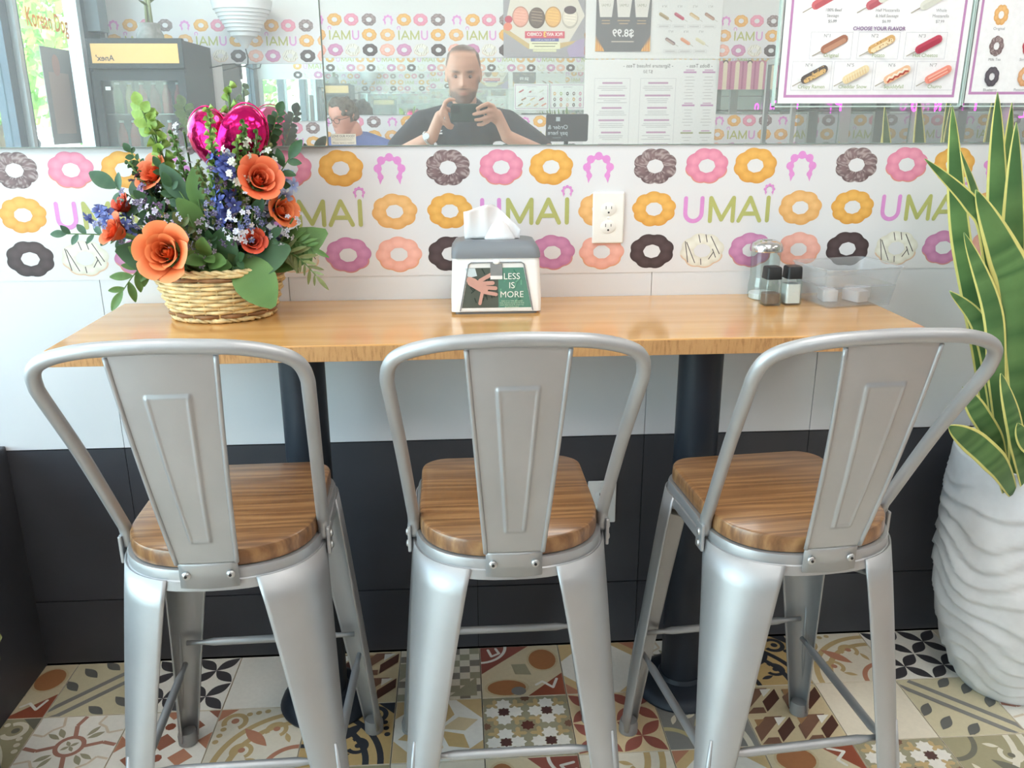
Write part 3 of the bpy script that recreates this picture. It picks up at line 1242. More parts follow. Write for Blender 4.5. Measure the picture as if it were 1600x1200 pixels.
    for sx in (-1, 1):
        k = 0 if sx < 0 else NX
        MB().tube([(r[k][0], r[k][1] - .001, r[k][2]) for r in rows[::4]], .0038, 8).build('rolled_edge', SILVER, sp, smooth=True)
    # tab bolted to the rear of the apron
    tabrows = []
    for z, y in ((.6585, -.193), (.654, -.1945), (.648, -.1925), (.613, -.1925)):
        tabrows.append([(u * .046, y - .0015 + .006 * u * u, z) for u in (-1, -.75, -.5, -.25, 0, .25, .5, .75, 1)])
    MB().grid(tabrows).build('splat_tab', SILVER, sp, smooth=True, solid=.0028)
    for sx in (-1, 1):
        MB().ball((sx * .0345, -.1935, .6365), .0072, 14, 8, 1, .55, 1).build('bolt', BOLT, sp, smooth=True)
        MB().lathe([(.0026, 0), (.0026, .0012)], 6, (0, 0, 0)).build('bolt_socket', DARKPL, sp, loc=(sx * .0345, -.1972, .6365), rot=(pi / 2, 0, 0))
    return st


st1 = make_stool('silver metal bar stool with wooden seat in the middle, in front of the napkin dispenser')
st1.location = (0.0805, -0.505, 0)
st1.rotation_euler = (0, 0, radians(0.5))
st2 = copy_tree(st1)
st2.location = (-0.410, -0.507, 0)
st2.rotation_euler = (0, 0, radians(1.5))
st2['label'] = 'silver metal bar stool with wooden seat on the left, below the flower basket'
st3 = copy_tree(st1)
st3.location = (0.585, -0.525, 0)
st3.rotation_euler = (0, 0, radians(5.0))
st3['label'] = 'silver metal bar stool with wooden seat on the right, next to the white planter'

# ================================================================== outlets


def outlet(x, z, label, m):
    t_ = thing('wall_outlet', label, 'outlet', (x, -0.0008, z), group='wall outlets')
    MB().box((-.0355, -.0065, -.057), (.0355, .0, .057)).build('cover_plate', m, t_, bevel=.003)
    for dz in (.0195, -.0195):
        f = MB().lathe([(.0168, 0), (.0168, .0018), (.0155, .0024)], 24, sy=.86).build('receptacle', m, t_, loc=(0, -.0062, dz), rot=(pi / 2, 0, 0), auto=40)
        for dx, h in ((-.0062, .0072), (.0062, .0058)):
            MB().cbox((dx, .0034, .0026), (.0014, h, .0006)).build('slot', DARKPL, f)
        MB().lathe([(.0022, 0), (.0022, .0006)], 12, (0, -.0072, .0023)).build('ground_hole', DARKPL, f)
    MB().ball((0, -.0068, 0), .003, 10, 6, 1, .4, 1).build('cover_screw', m, t_, smooth=True)
    return t_


outlet(0.341, 1.109, 'ivory double wall outlet on the doughnut wallpaper', IVORY)
outlet(0.347, 0.409, 'white double wall outlet on the black tiles behind the middle stool', WHITEPL)

# ================================================================== napkin dispenser
nd = thing('napkin_dispenser', 'white napkin dispenser with grey lid and green advert card', 'dispenser', (0.081, -0.112, 0.930))


def rr(hx, hy, r, z, n=5, oy=0):
    pts = []
    for sx, sy, a0 in ((1, 1, 0), (-1, 1, 90), (-1, -1, 180), (1, -1, 270)):
        for k in range(n + 1):
            a = radians(a0 + 90 * k / n)
            pts.append((sx * (hx - r) + r * cos(a), oy + sy * (hy - r) + r * sin(a), z))
    return pts


MB().loft([rr(.0945, .058, .010, 0.006), rr(.0945, .058, .010, .03), rr(.0905, .055, .012, .118)]).build('body', WHITEPL, nd, auto=40)
MB().loft([rr(.086, .052, .008, 0.0), rr(.086, .052, .008, .007)]).build('grey_base', GREYPL, nd)
lid = MB().loft([rr(.0925, .057, .012, .118), rr(.0925, .057, .012, .126), rr(.090, .055, .014, .136), rr(.082, .046, .02, .149), rr(.074, .038, .02, .1515)]).build('lid', GREYPL, nd, auto=40)
MB().loft([rr(.05, .012, .01, .1510), rr(.052, .014, .01, .1522)]).build('opening_rim', DARKPL, lid)
cd = Ink()
trap = [(-.0745, .008), (.0745, .008), (.0555, .1075), (-.0555, .1075)]
cd.poly(trap, (232, 232, 232)).up()
cd.poly([(-.073, .0145), (.004, .0145), (.004, .0985), (-.0565, .0985)], (86, 94, 88)).up()
cd.poly([(.004, .0145), (.073, .0145), (.0565, .0985), (.004, .0985)], (92, 140, 124)).up()
rn = random.Random(4)
for k in range(26):
    x, z = rn.uniform(-.055, .055), rn.uniform(.022, .09)
    a = rn.uniform(.6, 2.4)
    l = rn.uniform(.008, .02)
    c = (44, 60, 54) if x < 0 else rn.choice(((96, 160, 134), (120, 178, 150), (58, 120, 100)))
    x1, z1 = x + l * cos(a) * .6, min(.097, z + l * sin(a) * .6)
    if abs(x1) < .0555 and (x < -.002) == (x1 < .002):
        cd.stroke([(x, z), (x1, z1)], .0024, c)
cd.up()
cd.poly([(-.064, .098), (-.058, .078), (-.040, .082), (-.044, .098)], (200, 214, 220))
for pts, wd in (([(-.056, .074), (-.046, .070)], .013), ([(-.052, .070), (-.026, .054)], .018), ([(-.034, .072), (-.012, .084)], .008), ([(-.03, .066), (-.008, .067)], .0085), ([(-.028, .058), (-.002, .056)], .008), ([(-.026, .048), (-.001, .043)], .0075), ([(-.03, .046), (-.035, .024)], .0068)):
    cd.stroke(pts, wd, (206, 160, 148))
cd.up()
cd.rect(-.0125, .082, .0125, .1075, (140, 142, 144))
cd.rect(-.0125, .0745, .0125, .082, (236, 236, 236))
cd.up()
for txt, z in (('LESS', .0800), ('IS', .0610), ('MORE', .0420)):
    cd.text(txt, .032, z, .0185, (245, 245, 240))
for i, l in enumerate(('ONE AT A TIME REDUCES', 'THE WASTE AND HELPS THE', 'OUR PRECIOUS PLANET TO', 'BE SUSTAINABLE')):
    cd.text(l, .032, .0285 - i * .0042, .0040, (200, 222, 196))
card = cd.build('advert_card', INK, nd, loc=(0, -.0598, .0))
card.rotation_euler = (-.036, 0, 0)
fr = MB()
fr.tube([(-.0765, -.0596, .008), (-.0575, -.0570, .106), (-.052, -.0568, .1095), (.052, -.0568, .1095), (.0575, -.0570, .106), (.0765, -.0596, .008)], .0012, 6)
fr.build('card_window_trim', GREYPL, nd)
MB().ball((0, -.0563, .1105), .0085, 14, 8, 1, .3, .7).build('finger_notch', WHITEPL, nd, smooth=True)

nk = MB()
NAP = mat('paper_napkin', (247, 247, 250), 0.85)
rows = []
for j in range(11):
    t = j / 10
    row = []
    for i in range(17):
        u = i / 16 * 2 - 1
        top = .072 * (1 - .75 * max(0, u - .05) ** 1.1) * (1 - .25 * max(0, -u - .25))
        x = u * .058 * (1 + .02 * t) - .004
        fold = .014 * sin(u * 3.2 + .5) * t + .006 * sin(u * 9) * t
        row.append((x, fold - .004, top * t))
    rows.append(row)
nk.grid(rows)
napkin = nk.build('paper_napkin', NAP, None, smooth=True, solid=.0008, loc=(0.079, -0.112, 1.0800))
tag(napkin, 'folded white paper napkin pulled out of the dispenser', 'napkin')
rows = []
for j in range(7):
    t = j / 6
    rows.append([((i / 10 * 2 - 1) * (.034 - .018 * t) + .012, -.012 - .010 * sin(pi * i / 10) * (1 - .4 * t), .045 * t * (1 - .3 * abs(i / 10 * 2 - 1))) for i in range(11)])
MB().grid(rows).build('front_fold', NAP, napkin, smooth=True, solid=.0008)

# ================================================================== shakers, jar, box
SALT = mat('salt', (246, 246, 248), 0.9)
PEPPER = mat('pepper', (132, 112, 100), 0.9, noise=(700, .35))


def shaker(name, x, y, fill, level, label):
    t_ = thing(name, label, 'shaker', (x, y, 0.930), (0, 0, radians(4)))
    MB().loft([rr(.0185, .0185, .006, 0.0), rr(.0195, .0195, .006, .004), rr(.0180, .0180, .006, .052), rr(.015, .015, .006, .062)]).build('glass_body', CLEARGLASS, t_, auto=40)
    MB().loft([rr(.0165, .0165, .005, 0.004), rr(.0160, .0160, .005, level)]).build('contents', fill, t_)
    MB().loft([rr(.0178, .0178, .007, .058), rr(.0165, .0165, .006, .082), rr(.0145, .0145, .006, .0845)]).build('cap', DARKPL, t_, auto=40)
    return t_


shaker('pepper_shaker', 0.6865, -0.118, PEPPER, .026, 'square glass pepper shaker with black cap')
shaker('salt_shaker', 0.7335, -0.114, SALT, .046, 'square glass salt shaker with black cap')
js = thing('sugar_jar', 'ribbed glass sugar pourer with chrome lid behind the shakers', 'jar', (0.694, -0.050, 0.930))
MB().lathe([(.031, 0), (.034, .004), (.034, .030), (.031, .05), (.0325, .098), (.034, .112)], 20, cap=False).build('glass_body', CLEARGLASS, js)
MB().lathe([(.0305, .001), (.0318, .012), (.031, .0135)], 20).build('sugar', SALT, js)
jl = MB().lathe([(.0358, .108), (.0365, .112), (.0355, .120), (.032, .126), (.020, .132), (.0001, .134)], 32).build('chrome_lid', CHROME, js, auto=45)
MB().cbox((-.002, -.006, .133), (.020, .012, .003)).build('pour_flap', CHROME, jl, bevel=.001)

bx = thing('plastic_box', 'clear frosted plastic storage box beside the salt shaker', 'box', (0.862, -0.098, 0.930), (0, 0, radians(12)))


def open_box(r0, z0, r1, z1, th=.0015):
    a = rr(r0[0], r0[1], .012, z0)
    b = rr(r1[0], r1[1], .014, z1)
    c = rr(r1[0] - th, r1[1] - th, .013, z1)
    d = rr(r0[0] - th, r0[1] - th, .011, z0 + .003)
    return MB().loft([a, b, c, d])


open_box((.080, .060), 0, (.087, .067), .044).build('lower_tray', FROST, bx, auto=40)
open_box((.085, .065), .0455, (.093, .073), .084).build('upper_tray', FROST, bx, auto=40)
MB().tube(rr(.094, .074, .014, .0845), .0018, 6, closed=True).build('rim', FROST, bx, smooth=True)
for dx, dy in ((-.035, .01), (.02, -.012), (.05, .02)):
    MB().loft([rr(.016, .024, .004, .004), rr(.016, .024, .004, .028)]).build('paper_packet', mat('packet_paper', (236, 236, 240), .8), bx, loc=(dx, dy, 0), rot=(0, 0, dx * 9))

# ================================================================== planter and snake plant
PC = (1.318, -0.222)
POT = mat('white_ceramic', (232, 234, 238), 0.3, noise=(40, .03))
pot = thing('planter_pot', 'tall white ceramic planter with carved wavy facets in the right corner', 'planter', (PC[0], PC[1], 0))


def pot_r(z):
    pr = [(0, .100), (.03, .120), (.10, .153), (.20, .180), (.32, .195), (.45, .196), (.54, .192), (.585, .190), (.60, .188)]
    for (a, ra), (b, rb) in zip(pr, pr[1:]):
        if z <= b:
            t = (z - a) / (b - a)
            return ra + (rb - ra) * t
    return pr[-1][1]


rings = []
NA = 96
zs = [i * .6 / 110 for i in range(111)]
for z in zs:
    row = []
    for k in range(NA):
        a = 2 * pi * k / NA
        ph = z / .050 + .55 * sin(a * 3 + z * 9) + .35 * sin(a * 5 - z * 14 + 1.3)
        sw = (ph % 1.0)
        rel = (1 - sw) ** 1.0 - .5          # shingled ledges
        fade = min(1, z / .02) * min(1, max(0, (.560 - z) / .03))
        r = pot_r(z) + .0075 * rel * fade + .0018 * sin(a * 9 + z * 30) * fade
        row.append((r * cos(a), r * sin(a), z))
    rings.append(row)
for r, z in ((.182, .602), (.177, .598), (.175, .56)):
    rings.append([(r * cos(2 * pi * k / NA), r * sin(2 * pi * k / NA), z) for k in range(NA)])
MB().loft(rings).build('carved_shell', POT, pot, smooth=True)
SOIL = mat('potting_soil', (84, 68, 54), 0.95, noise=(60, .5), bump=(90, 0.9))
MB().lathe([(.176, .555), (.15, .566), (.08, .572), (.0001, .574)], 40).build('soil', SOIL, pot, smooth=True)

sp = thing('snake_plant', 'tall yellow-edged snake plant growing in the white planter', 'plant', (PC[0], PC[1], 0.555))


def blade(base, mids, tip, wmax, twist=0.0, face=None, seed=0, nm='leaf'):
    """sword leaf through control points (world), dark banded green with yellow margins"""
    P = [Vector(base)] + [Vector(q) for q in mids] + [Vector(tip)]
    pts = []
    for i in range(len(P) - 1):
        p0, p1, p2, p3 = P[max(i - 1, 0)], P[i], P[i + 1], P[min(i + 2, len(P) - 1)]
        for k in range(9):
            t = k / 9
            pts.append(.5 * ((2 * p1) + (p2 - p0) * t + (2 * p0 - 5 * p1 + 4 * p2 - p3) * t * t + (3 * p1 - p0 - 3 * p2 + p3) * t ** 3))
    pts.append(P[-1])
    n = len(pts)
    rnd = random.Random(seed)
    o = Vector((PC[0], PC[1], .555))
    rows, cols = [], []
    US = (-1, -.93, -.80, -.76, -.4, 0, .4, .76, .80, .93, 1)
    for i, p in enumerate(pts):
        t = i / (n - 1)
        d = (pts[min(i + 1, n - 1)] - pts[max(i - 1, 0)]).normalized()
        f = Vector(face) if face else Vector((0, -1, .12))
        side = d.cross(f).normalized()
        ang = twist * t
        nn = side.cross(d)
        side = side * cos(ang) + nn * sin(ang)
        nn = side.cross(d).normalized()
        wd = wmax * min(1, .42 + 1.5 * t) * (1 - max(0, (t - .62) / .38) ** 1.9)
        wd = max(wd, .0006)
        band = max(0, min(1, .5 + .7 * sin(t * 52 + 2.2 * sin(t * 17 + seed) + rnd.random() * 2.4)))
        g = Vector(s2l((62, 100, 58))).lerp(Vector(s2l((112, 148, 90))), .15 + .55 * band)
        row = []
        for u in US:
            cup = .16 * wd * (u * u)
            q = p + side * (u * wd) - nn * cup - o
            row.append(tuple(q))
            cols.append(tuple(Vector(s2l((222, 216, 132))) if abs(u) >= .80 else g))
        rows.append(row)
    return MB().grid(rows, cols).build(nm, FRUIT, sp, smooth=True, solid=.0022)


BL = [  # base, mids, tip, half width, twist
    ((1.22, -.26, .56), [(1.165, -.27, .80), (1.125, -.28, 1.02)], (1.084, -.27, 1.315), .030, 0),
    ((1.20, -.30, .56), [(1.155, -.33, .78), (1.095, -.34, 1.0), (1.055, -.34, 1.08)], (.975, -.35, 1.195), .036, .2),
    ((1.19, -.28, .56), [(1.125, -.30, .82), (1.03, -.33, 1.10), (.975, -.34, 1.17)], (.868, -.35, 1.252), .017, .5),
    ((1.20, -.26, .56), [(1.13, -.27, .85), (1.045, -.28, 1.12)], (.975, -.28, 1.262), .014, -.4),
    ((1.18, -.30, .56), [(1.10, -.33, .80), (1.055, -.34, .96)], (.965, -.35, 1.115), .020, .3),
    ((1.18, -.27, .56), [(1.12, -.29, .78), (1.06, -.30, .92)], (.985, -.30, .992), .018, .8),
    ((1.16, -.33, .56), [(1.10, -.36, .68), (1.04, -.37, .76)], (1.00, -.37, .812), .020, .3),
    ((1.17, -.34, .56), [(1.10, -.38, .64), (1.03, -.39, .70)], (.965, -.40, .742), .026, .4),
    ((1.20, -.34, .56), [(1.135, -.38, .68), (1.10, -.39, .76)], (1.06, -.39, .845), .020, -.3),
    ((1.24, -.36, .56), [(1.18, -.40, .66), (1.12, -.42, .71)], (1.085, -.43, .755), .018, .2),
    ((1.28, -.30, .56), [(1.235, -.31, .80), (1.19, -.31, 1.02)], (1.145, -.30, 1.16), .032, 0),
    ((1.30, -.25, .56), [(1.27, -.24, .86), (1.24, -.22, 1.10)], (1.20, -.20, 1.37), .028, .2),
    ((1.33, -.22, .56), [(1.33, -.20, .88), (1.32, -.18, 1.12)], (1.30, -.17, 1.40), .030, 0),
    ((1.25, -.20, .56), [(1.20, -.19, .86), (1.15, -.17, 1.10)], (1.105, -.16, 1.372), .026, .1),
    ((1.27, -.18, .56), [(1.23, -.15, .86), (1.19, -.13, 1.10)], (1.165, -.12, 1.352), .022, -.2),
    ((1.22, -.19, .56), [(1.14, -.18, .86), (1.07, -.16, 1.10)], (1.02, -.15, 1.345), .022, .2),
    ((1.36, -.28, .56), [(1.37, -.30, .85), (1.38, -.30, 1.08)], (1.39, -.28, 1.33), .030, 0),
    ((1.23, -.33, .56), [(1.20, -.36, .76), (1.175, -.37, .92)], (1.14, -.37, 1.10), .026, .4),
    ((1.33, -.33, .56), [(1.29, -.36, .78), (1.27, -.37, .98)], (1.235, -.37, 1.18), .030, -.1),
    ((1.26, -.24, .56), [(1.20, -.26, .78), (1.16, -.27, .90)], (1.135, -.27, 1.02), .020, .6),
]
for i, (b_, ms, tp, wd, tw_) in enumerate(BL):
    blade(b_, ms, tp, wd, tw_, None, i)

# ================================================================== flower basket
BC = Vector((-0.492, -0.128, 0.930))
STRAW = mat('straw_wicker', (230, 204, 152), 0.5, noise=(45, .3, (1, 1, .3)))
BROWNW = mat('brown_wicker', (150, 108, 72), 0.6, noise=(60, .25, (1, 1, .3)))
fa = thing('flower_arrangement', 'orange roses, blue delphiniums and greenery arranged in an oval straw basket', 'flower basket', tuple(BC))
bk = place('wicker_basket', bpy.data.meshes.new('wicker_basket'), fa)
bk['label'] = 'oval woven straw basket'


def bas(z):
    return .100 + .032 * min(1, z / .10), .084 + .024 * min(1, z / .10)


ns = 24
for j in range(12):
    z = .006 + j * .0085
    ax, ay = bas(z)
    pts = []
    for k in range(ns * 4):
        a = 2 * pi * k / (ns * 4)
        off = .0036 * sin(a * ns / 2 + (pi if j % 2 else 0))
        pts.append(((ax + off) * cos(a), (ay + off) * sin(a), z + .0006 * sin(5 * a + j)))
    MB().tube(pts, .0043, 6, closed=True).build('wicker_strand', BROWNW if j in (1, 10) else STRAW, bk, smooth=True)
for z, r in ((.106, .0052), (.0062, .0045)):
    ax, ay = bas(z)
    for ph in (0, 1):
        MB().tube([((ax + .003 * sin(a * 20 + ph * pi)) * cos(a), (ay + .003 * sin(a * 20 + ph * pi)) * sin(a), z + .003 * cos(a * 20 + ph * pi)) for a in [2 * pi * k / 120 for k in range(120)]], r * .7, 6, closed=True).build('braided_rim', STRAW, bk, smooth=True)
for k in range(ns):
    a = 2 * pi * (k + .5) / ns
    pts = []
    for z in (.0, .035, .07, .106):
        ax, ay = bas(z)
        pts.append((ax * cos(a) * .985, ay * sin(a) * .985, z))
    MB().tube(pts, .0024, 5).build('stake', STRAW, bk, smooth=True)
MB().lathe([(.085, .08), (.0001, .088)], 24, sy=.86).build('moss', mat('dark_moss', (52, 66, 44), .95, noise=(80, .4), bump=(90, .8)), bk)
MB().lathe([(.088, .0), (.09, .003), (.0001, .003)], 24, sy=.86).into(bk, STRAW)

GREENS = {'dark': ((44, 74, 48), (66, 100, 62)), 'mid': ((72, 106, 54), (106, 140, 78)), 'lime': ((120, 156, 70), (166, 196, 108)), 'blue': ((60, 92, 74), (92, 124, 98)), 'olive': ((96, 104, 60), (132, 138, 88))}
LEAFM = {}


def leaf_mesh(g, asp=.34, curl=.12, fold=.18):
    key = (g, asp, curl, fold)
    if key in LEAFM:
        return LEAFM[key]
    lo, hi = Vector(s2l(GREENS[g][0])), Vector(s2l(GREENS[g][1]))
    rows, cols = [], []
    for i in range(9):
        t = i / 8
        wd = asp * (sin(pi * min(1, t * .94 + .03)) ** .8)
        row = []
        for u in (-1, -.5, 0, .5, 1):
            row.append((u * wd, t, -curl * t * t + fold * abs(u) * wd))
            cols.append(tuple(lo.lerp(hi, .25 + .5 * abs(u) + (.2 if u == 0 else 0) + .1 * sin(t * 20))))
        rows.append(row)
    LEAFM[key] = MB().grid(rows, cols).mesh('leaf', FRUIT, True)
    return LEAFM[key]


def aim(me, name, parent, base, tip, roll=0.0, origin=Vector((0, 0, 0)), widen=1.0, nrm=(0, -1, .4)):
    """place a unit leaf from base to tip, its face turned towards nrm"""
    b_, t_ = Vector(base), Vector(tip)
    d = t_ - b_
    L = d.length
    y = d.normalized()
    n = Vector(nrm)
    n = (n - y * n.dot(y))
    if n.length < 1e-3:
        n = y.orthogonal()
    n.normalize()
    x = y.cross(n)
    M = Matrix((x, y, n)).transposed().to_4x4() @ Matrix.Rotation(roll, 4, 'Y')
    o = place(name, me, parent)
    o.matrix_local = Matrix.Translation(b_ - origin) @ M @ Matrix.Diagonal((L * widen, L, L, 1))
    return o


STEMG = mat('stem_green', (92, 122, 64), 0.55)
ROOT = Vector((-0.487, -0.13, 1.005))


def curve3(a, b, sag=.0, n=7):
    a, b = Vector(a), Vector(b)
    out = []
    for i in range(n):
        t = i / (n - 1)
        p = a.lerp(b, t)
        p.z += sag * sin(pi * t)
        out.append(p)
    return out


def stem_thing(name, label, cat, base, group):
    o = place(name, bpy.data.meshes.new(name), fa, tuple(Vector(base) - BC))
    o['label'] = label
    return o, Vector(base)


# ---- roses
PETAL = {}


def petal_mesh(cup, flare, tone):
    key = (cup, flare, tone)
    if key in PETAL:
        return PETAL[key]
    c_in, c_out = {'orange': ((222, 96, 48), (246, 146, 92)), 'coral': ((226, 92, 52), (248, 138, 96)), 'red': ((196, 62, 44), (232, 100, 72))}[tone]
    lo, hi = Vector(s2l(c_in)), Vector(s2l(c_out))
    rows, cols = [], []
    for i in range(9):
        t = i / 8
        row = []
        for j in range(9):
            u = j / 8 * 2 - 1
            wd = .62 * (sin(pi * min(.97, .12 + t * .70)) ** .6)
            a = u * wd * 1.5
            rad = .32 + cup * t - .10 * t * t
            x = sin(a) * rad
            y = cos(a) * rad + flare * max(0, t - .55) ** 1.5 * 1.8
            z = t * 1.0 - .10 * u * u * t - flare * .6 * max(0, t - .72) ** 1.2
            row.append((x, y, z))
            cols.append(tuple(lo.lerp(hi, min(1, .05 + .60 * t * t + .30 * max(0, t - .8) / .2 + .10 * abs(u)))))
        rows.append(row)
    PETAL[key] = MB().grid(rows, cols).mesh('petal', FRUIT, True)
    return PETAL[key]


def rose(pos, r, facing, tone, label, root=ROOT):
    pos = Vector(pos)
    t_, o = stem_thing('rose', label, 'rose', root, 'orange roses in the basket')
    f = Vector(facing).normalized()
    q = f.to_track_quat('Z', 'Y').to_matrix().to_4x4()
    for ringi, (n, sc, cup, flare, zz) in enumerate(((3, .40, -.14, 0.0, .46), (3, .50, -.06, 0.02, .40), (4, .62, .06, .06, .32), (5, .76, .20, .14, .22), (6, .90, .38, .30, .10), (6, 1.04, .58, .55, -.02))):
        me = petal_mesh(cup, flare, tone)
        for k in range(n):
            a = 2 * pi * k / n + ringi * .7
            p = place('petal', me, t_)
            p.matrix_local = Matrix.Translation(pos - o) @ q @ Matrix.Translation((0, 0, (zz - .55) * r)) @ Matrix.Rotation(a, 4, 'Z') @ Matrix.Rotation(random.uniform(-.10, .10), 4, 'X') @ Matrix.Scale(r * sc * 1.05, 4)
    b0 = pos - f * r * .5
    MB().tube([p - o for p in curve3(root, b0, .01)], [.004] * 6 + [.006], 7).into(t_, STEMG)
    for k in range(3):
        a = 2.1 * k + 1
        side = f.orthogonal().normalized()
        side.rotate(Matrix.Rotation(a, 3, f))
        aim(leaf_mesh('mid'), 'sepal', t_, b0, b0 + (f * .5 + side) * r * .9, 0, o, .8, f)
    return t_


rose((-.559, -.245, 1.080), .048, (-.12, -.95, .28), 'orange', 'largest orange rose, wide open low at the front of the basket')
rose((-.666, -.200, 1.116), .030, (-.65, -.55, .45), 'coral', 'coral rose bud leaning out at the far left above the big rose')
rose((-.380, -.200, 1.213), .038, (.45, -.75, .40), 'coral', 'orange rose at the upper right of the bouquet')
rose((-.347, -.170, 1.150), .030, (.70, -.60, .25), 'orange', 'orange rose at the right edge behind the blue bells')
rose((-.596, -.150, 1.222), .032, (-.45, -.70, .50), 'coral', 'orange rose half hidden at the upper left of the bouquet')
rose((-.402, -.205, 1.094), .023, (.35, -.85, .30), 'red', 'small red-orange rose low at the right, above the broad leaf')
rose((-.664, -.150, 1.160), .023, (-.60, -.60, .50), 'red', 'small red rose bud above the coral bud at the far left')

# ---- leafy stems


def sprig(name, label, cat, base, tip, n, size, g, group, asp=.34, sag=0.0, droop=.3, spread=1.0, seed=0, start=.25):
    t_, o = stem_thing(name, label, cat, base, group)
    rnd = random.Random(seed)
    pts = curve3(base, tip, sag, 12)
    MB().tube([p - o for p in pts], [.0022 - .0012 * i / 11 for i in range(12)], 6).into(t_, STEMG)
    me = leaf_mesh(g, asp)
    for k in range(n):
        t = start + (1 - start) * (k + .5) / n
        i = min(10, int(t * 11))
        p = pts[i].lerp(pts[i + 1], t * 11 - i)
        d = (pts[i + 1] - pts[i]).normalized()
        side = d.cross(Vector((rnd.uniform(-.5, .5), -1, rnd.uniform(-.2, .6)))).normalized() * (1 if k % 2 else -1)
        tipd = (d * .75 + side * spread + Vector((0, rnd.uniform(-.35, .1), -droop * .3))).normalized()
        s_ = size * rnd.uniform(.75, 1.1) * (1 - .35 * max(0, t - .6) / .4)
        aim(me, 'leaf', t_, p, p + tipd * s_, rnd.uniform(-.5, .5), o)
    aim(me, 'leaf', t_, pts[-1], pts[-1] + (pts[-1] - pts[-2]).normalized() * size * .9, 0, o)
    return t_


G1 = 'green foliage stems in the basket'
sprig('foliage_stem', 'thin leafy stem reaching farthest left over the striped doughnut', 'foliage', ROOT, (-.772, -.17, 1.108), 12, .034, 'blue', G1, .26, .03, seed=1, start=.4)
sprig('foliage_stem', 'pointed leaves at the upper left beside the pink emblem', 'foliage', ROOT, (-.672, -.15, 1.195), 6, .062, 'blue', G1, .28, .02, seed=2, start=.55)
sprig('foliage_stem', 'dark small-leaved stem at the upper left in front of the mirror edge', 'foliage', ROOT, (-.645, -.12, 1.262), 20, .024, 'dark', G1, .34, .01, seed=3, start=.45)
sprig('foliage_stem', 'dark small-leaved stem right of the balloon', 'foliage', ROOT, (-.352, -.10, 1.335), 22, .028, 'dark', G1, .4, .0, seed=4, start=.6)
sprig('foliage_stem', 'dark small-leaved stem just left of the upright lime spike', 'foliage', ROOT, (-.575, -.17, 1.235), 18, .026, 'dark', G1, .3, .01, seed=5, start=.4)
sprig('foliage_stem', 'broad leaves at the lower left hanging over the basket rim', 'foliage', (-.56, -.17, 1.01), (-.662, -.215, 1.000), 10, .05, 'mid', G1, .2, .045, seed=6, start=.2)
sprig('fern_frond', 'feathery fern frond hanging at the lower right of the basket', 'foliage', (-.41, -.15, 1.01), (-.285, -.195, 1.022), 22, .042, 'olive', G1, .11, .05, 1.2, seed=7, start=.15)
sprig('fern_frond', 'feathery frond stretching right above the pink doughnuts', 'foliage', (-.41, -.15, 1.01), (-.296, -.17, 1.075), 20, .046, 'mid', G1, .13, .04, .6, seed=8, start=.15)
sprig('foliage_stem', 'leafy stem beside the upper right rose', 'foliage', ROOT, (-.325, -.17, 1.250), 8, .05, 'dark', G1, .26, .01, seed=9, start=.6)
sprig('foliage_stem', 'narrow-leaved stem in the centre of the bouquet', 'foliage', ROOT, (-.47, -.20, 1.17), 14, .046, 'dark', G1, .22, .0, seed=10, start=.2)
sprig('foliage_stem', 'dark leaves filling the right side under the upper rose', 'foliage', ROOT, (-.40, -.19, 1.14), 14, .05, 'dark', G1, .3, .0, seed=12, start=.2)
sprig('foliage_stem', 'dark leaves filling the left side above the big rose', 'foliage', ROOT, (-.60, -.18, 1.16), 16, .046, 'dark', G1, .28, .0, seed=13, start=.2)
sprig('foliage_stem', 'low leaves behind the big rose on the basket rim', 'foliage', (-.50, -.16, 1.01), (-.49, -.225, 1.07), 8, .06, 'mid', G1, .32, .0, seed=14, start=.3)


for k_, (tp_, nl_, sz_, g_, nm_2) in enumerate((((-.63, -.17, 1.10), 16, .036, 'dark', 'left under the coral bud'), ((-.55, -.20, 1.20), 16, .034, 'dark', 'left of the centre'), ((-.43, -.19, 1.21), 18, .032, 'dark', 'behind the blue spike'), ((-.37, -.19, 1.10), 16, .036, 'dark', 'right above the fern'), ((-.36, -.16, 1.20), 16, .032, 'dark', 'behind the upper right rose'), ((-.53, -.22, 1.13), 14, .034, 'olive', 'above the big rose'), ((-.48, -.22, 1.10), 16, .030, 'dark', 'low in the centre'), ((-.43, -.22, 1.06), 12, .036, 'dark', 'low behind the broad leaf'), ((-.62, -.19, 1.05), 12, .036, 'olive', 'low at the left rim'))):
    sprig('foliage_stem', 'dense dark foliage ' + nm_2, 'foliage', ROOT, tp_, nl_, sz_, g_, G1, .30, .0, seed=40 + k_, start=.15)


def bigleaf(label, base, tip, g, asp, nrm=(0, -1, .5)):
    t_, o = stem_thing('broad_leaf', label, 'leaf', base, 'broad leaves in the basket')
    aim(leaf_mesh(g, asp, .15, .1), 'leaf_blade', t_, base, tip, 0, o, 1, nrm)
    d = Vector(tip) - Vector(base)
    MB().tube([Vector((0, 0, 0)) - d * .12, Vector((0, 0, 0)), d * .3], [.0025, .002, .001], 6).into(t_, STEMG)


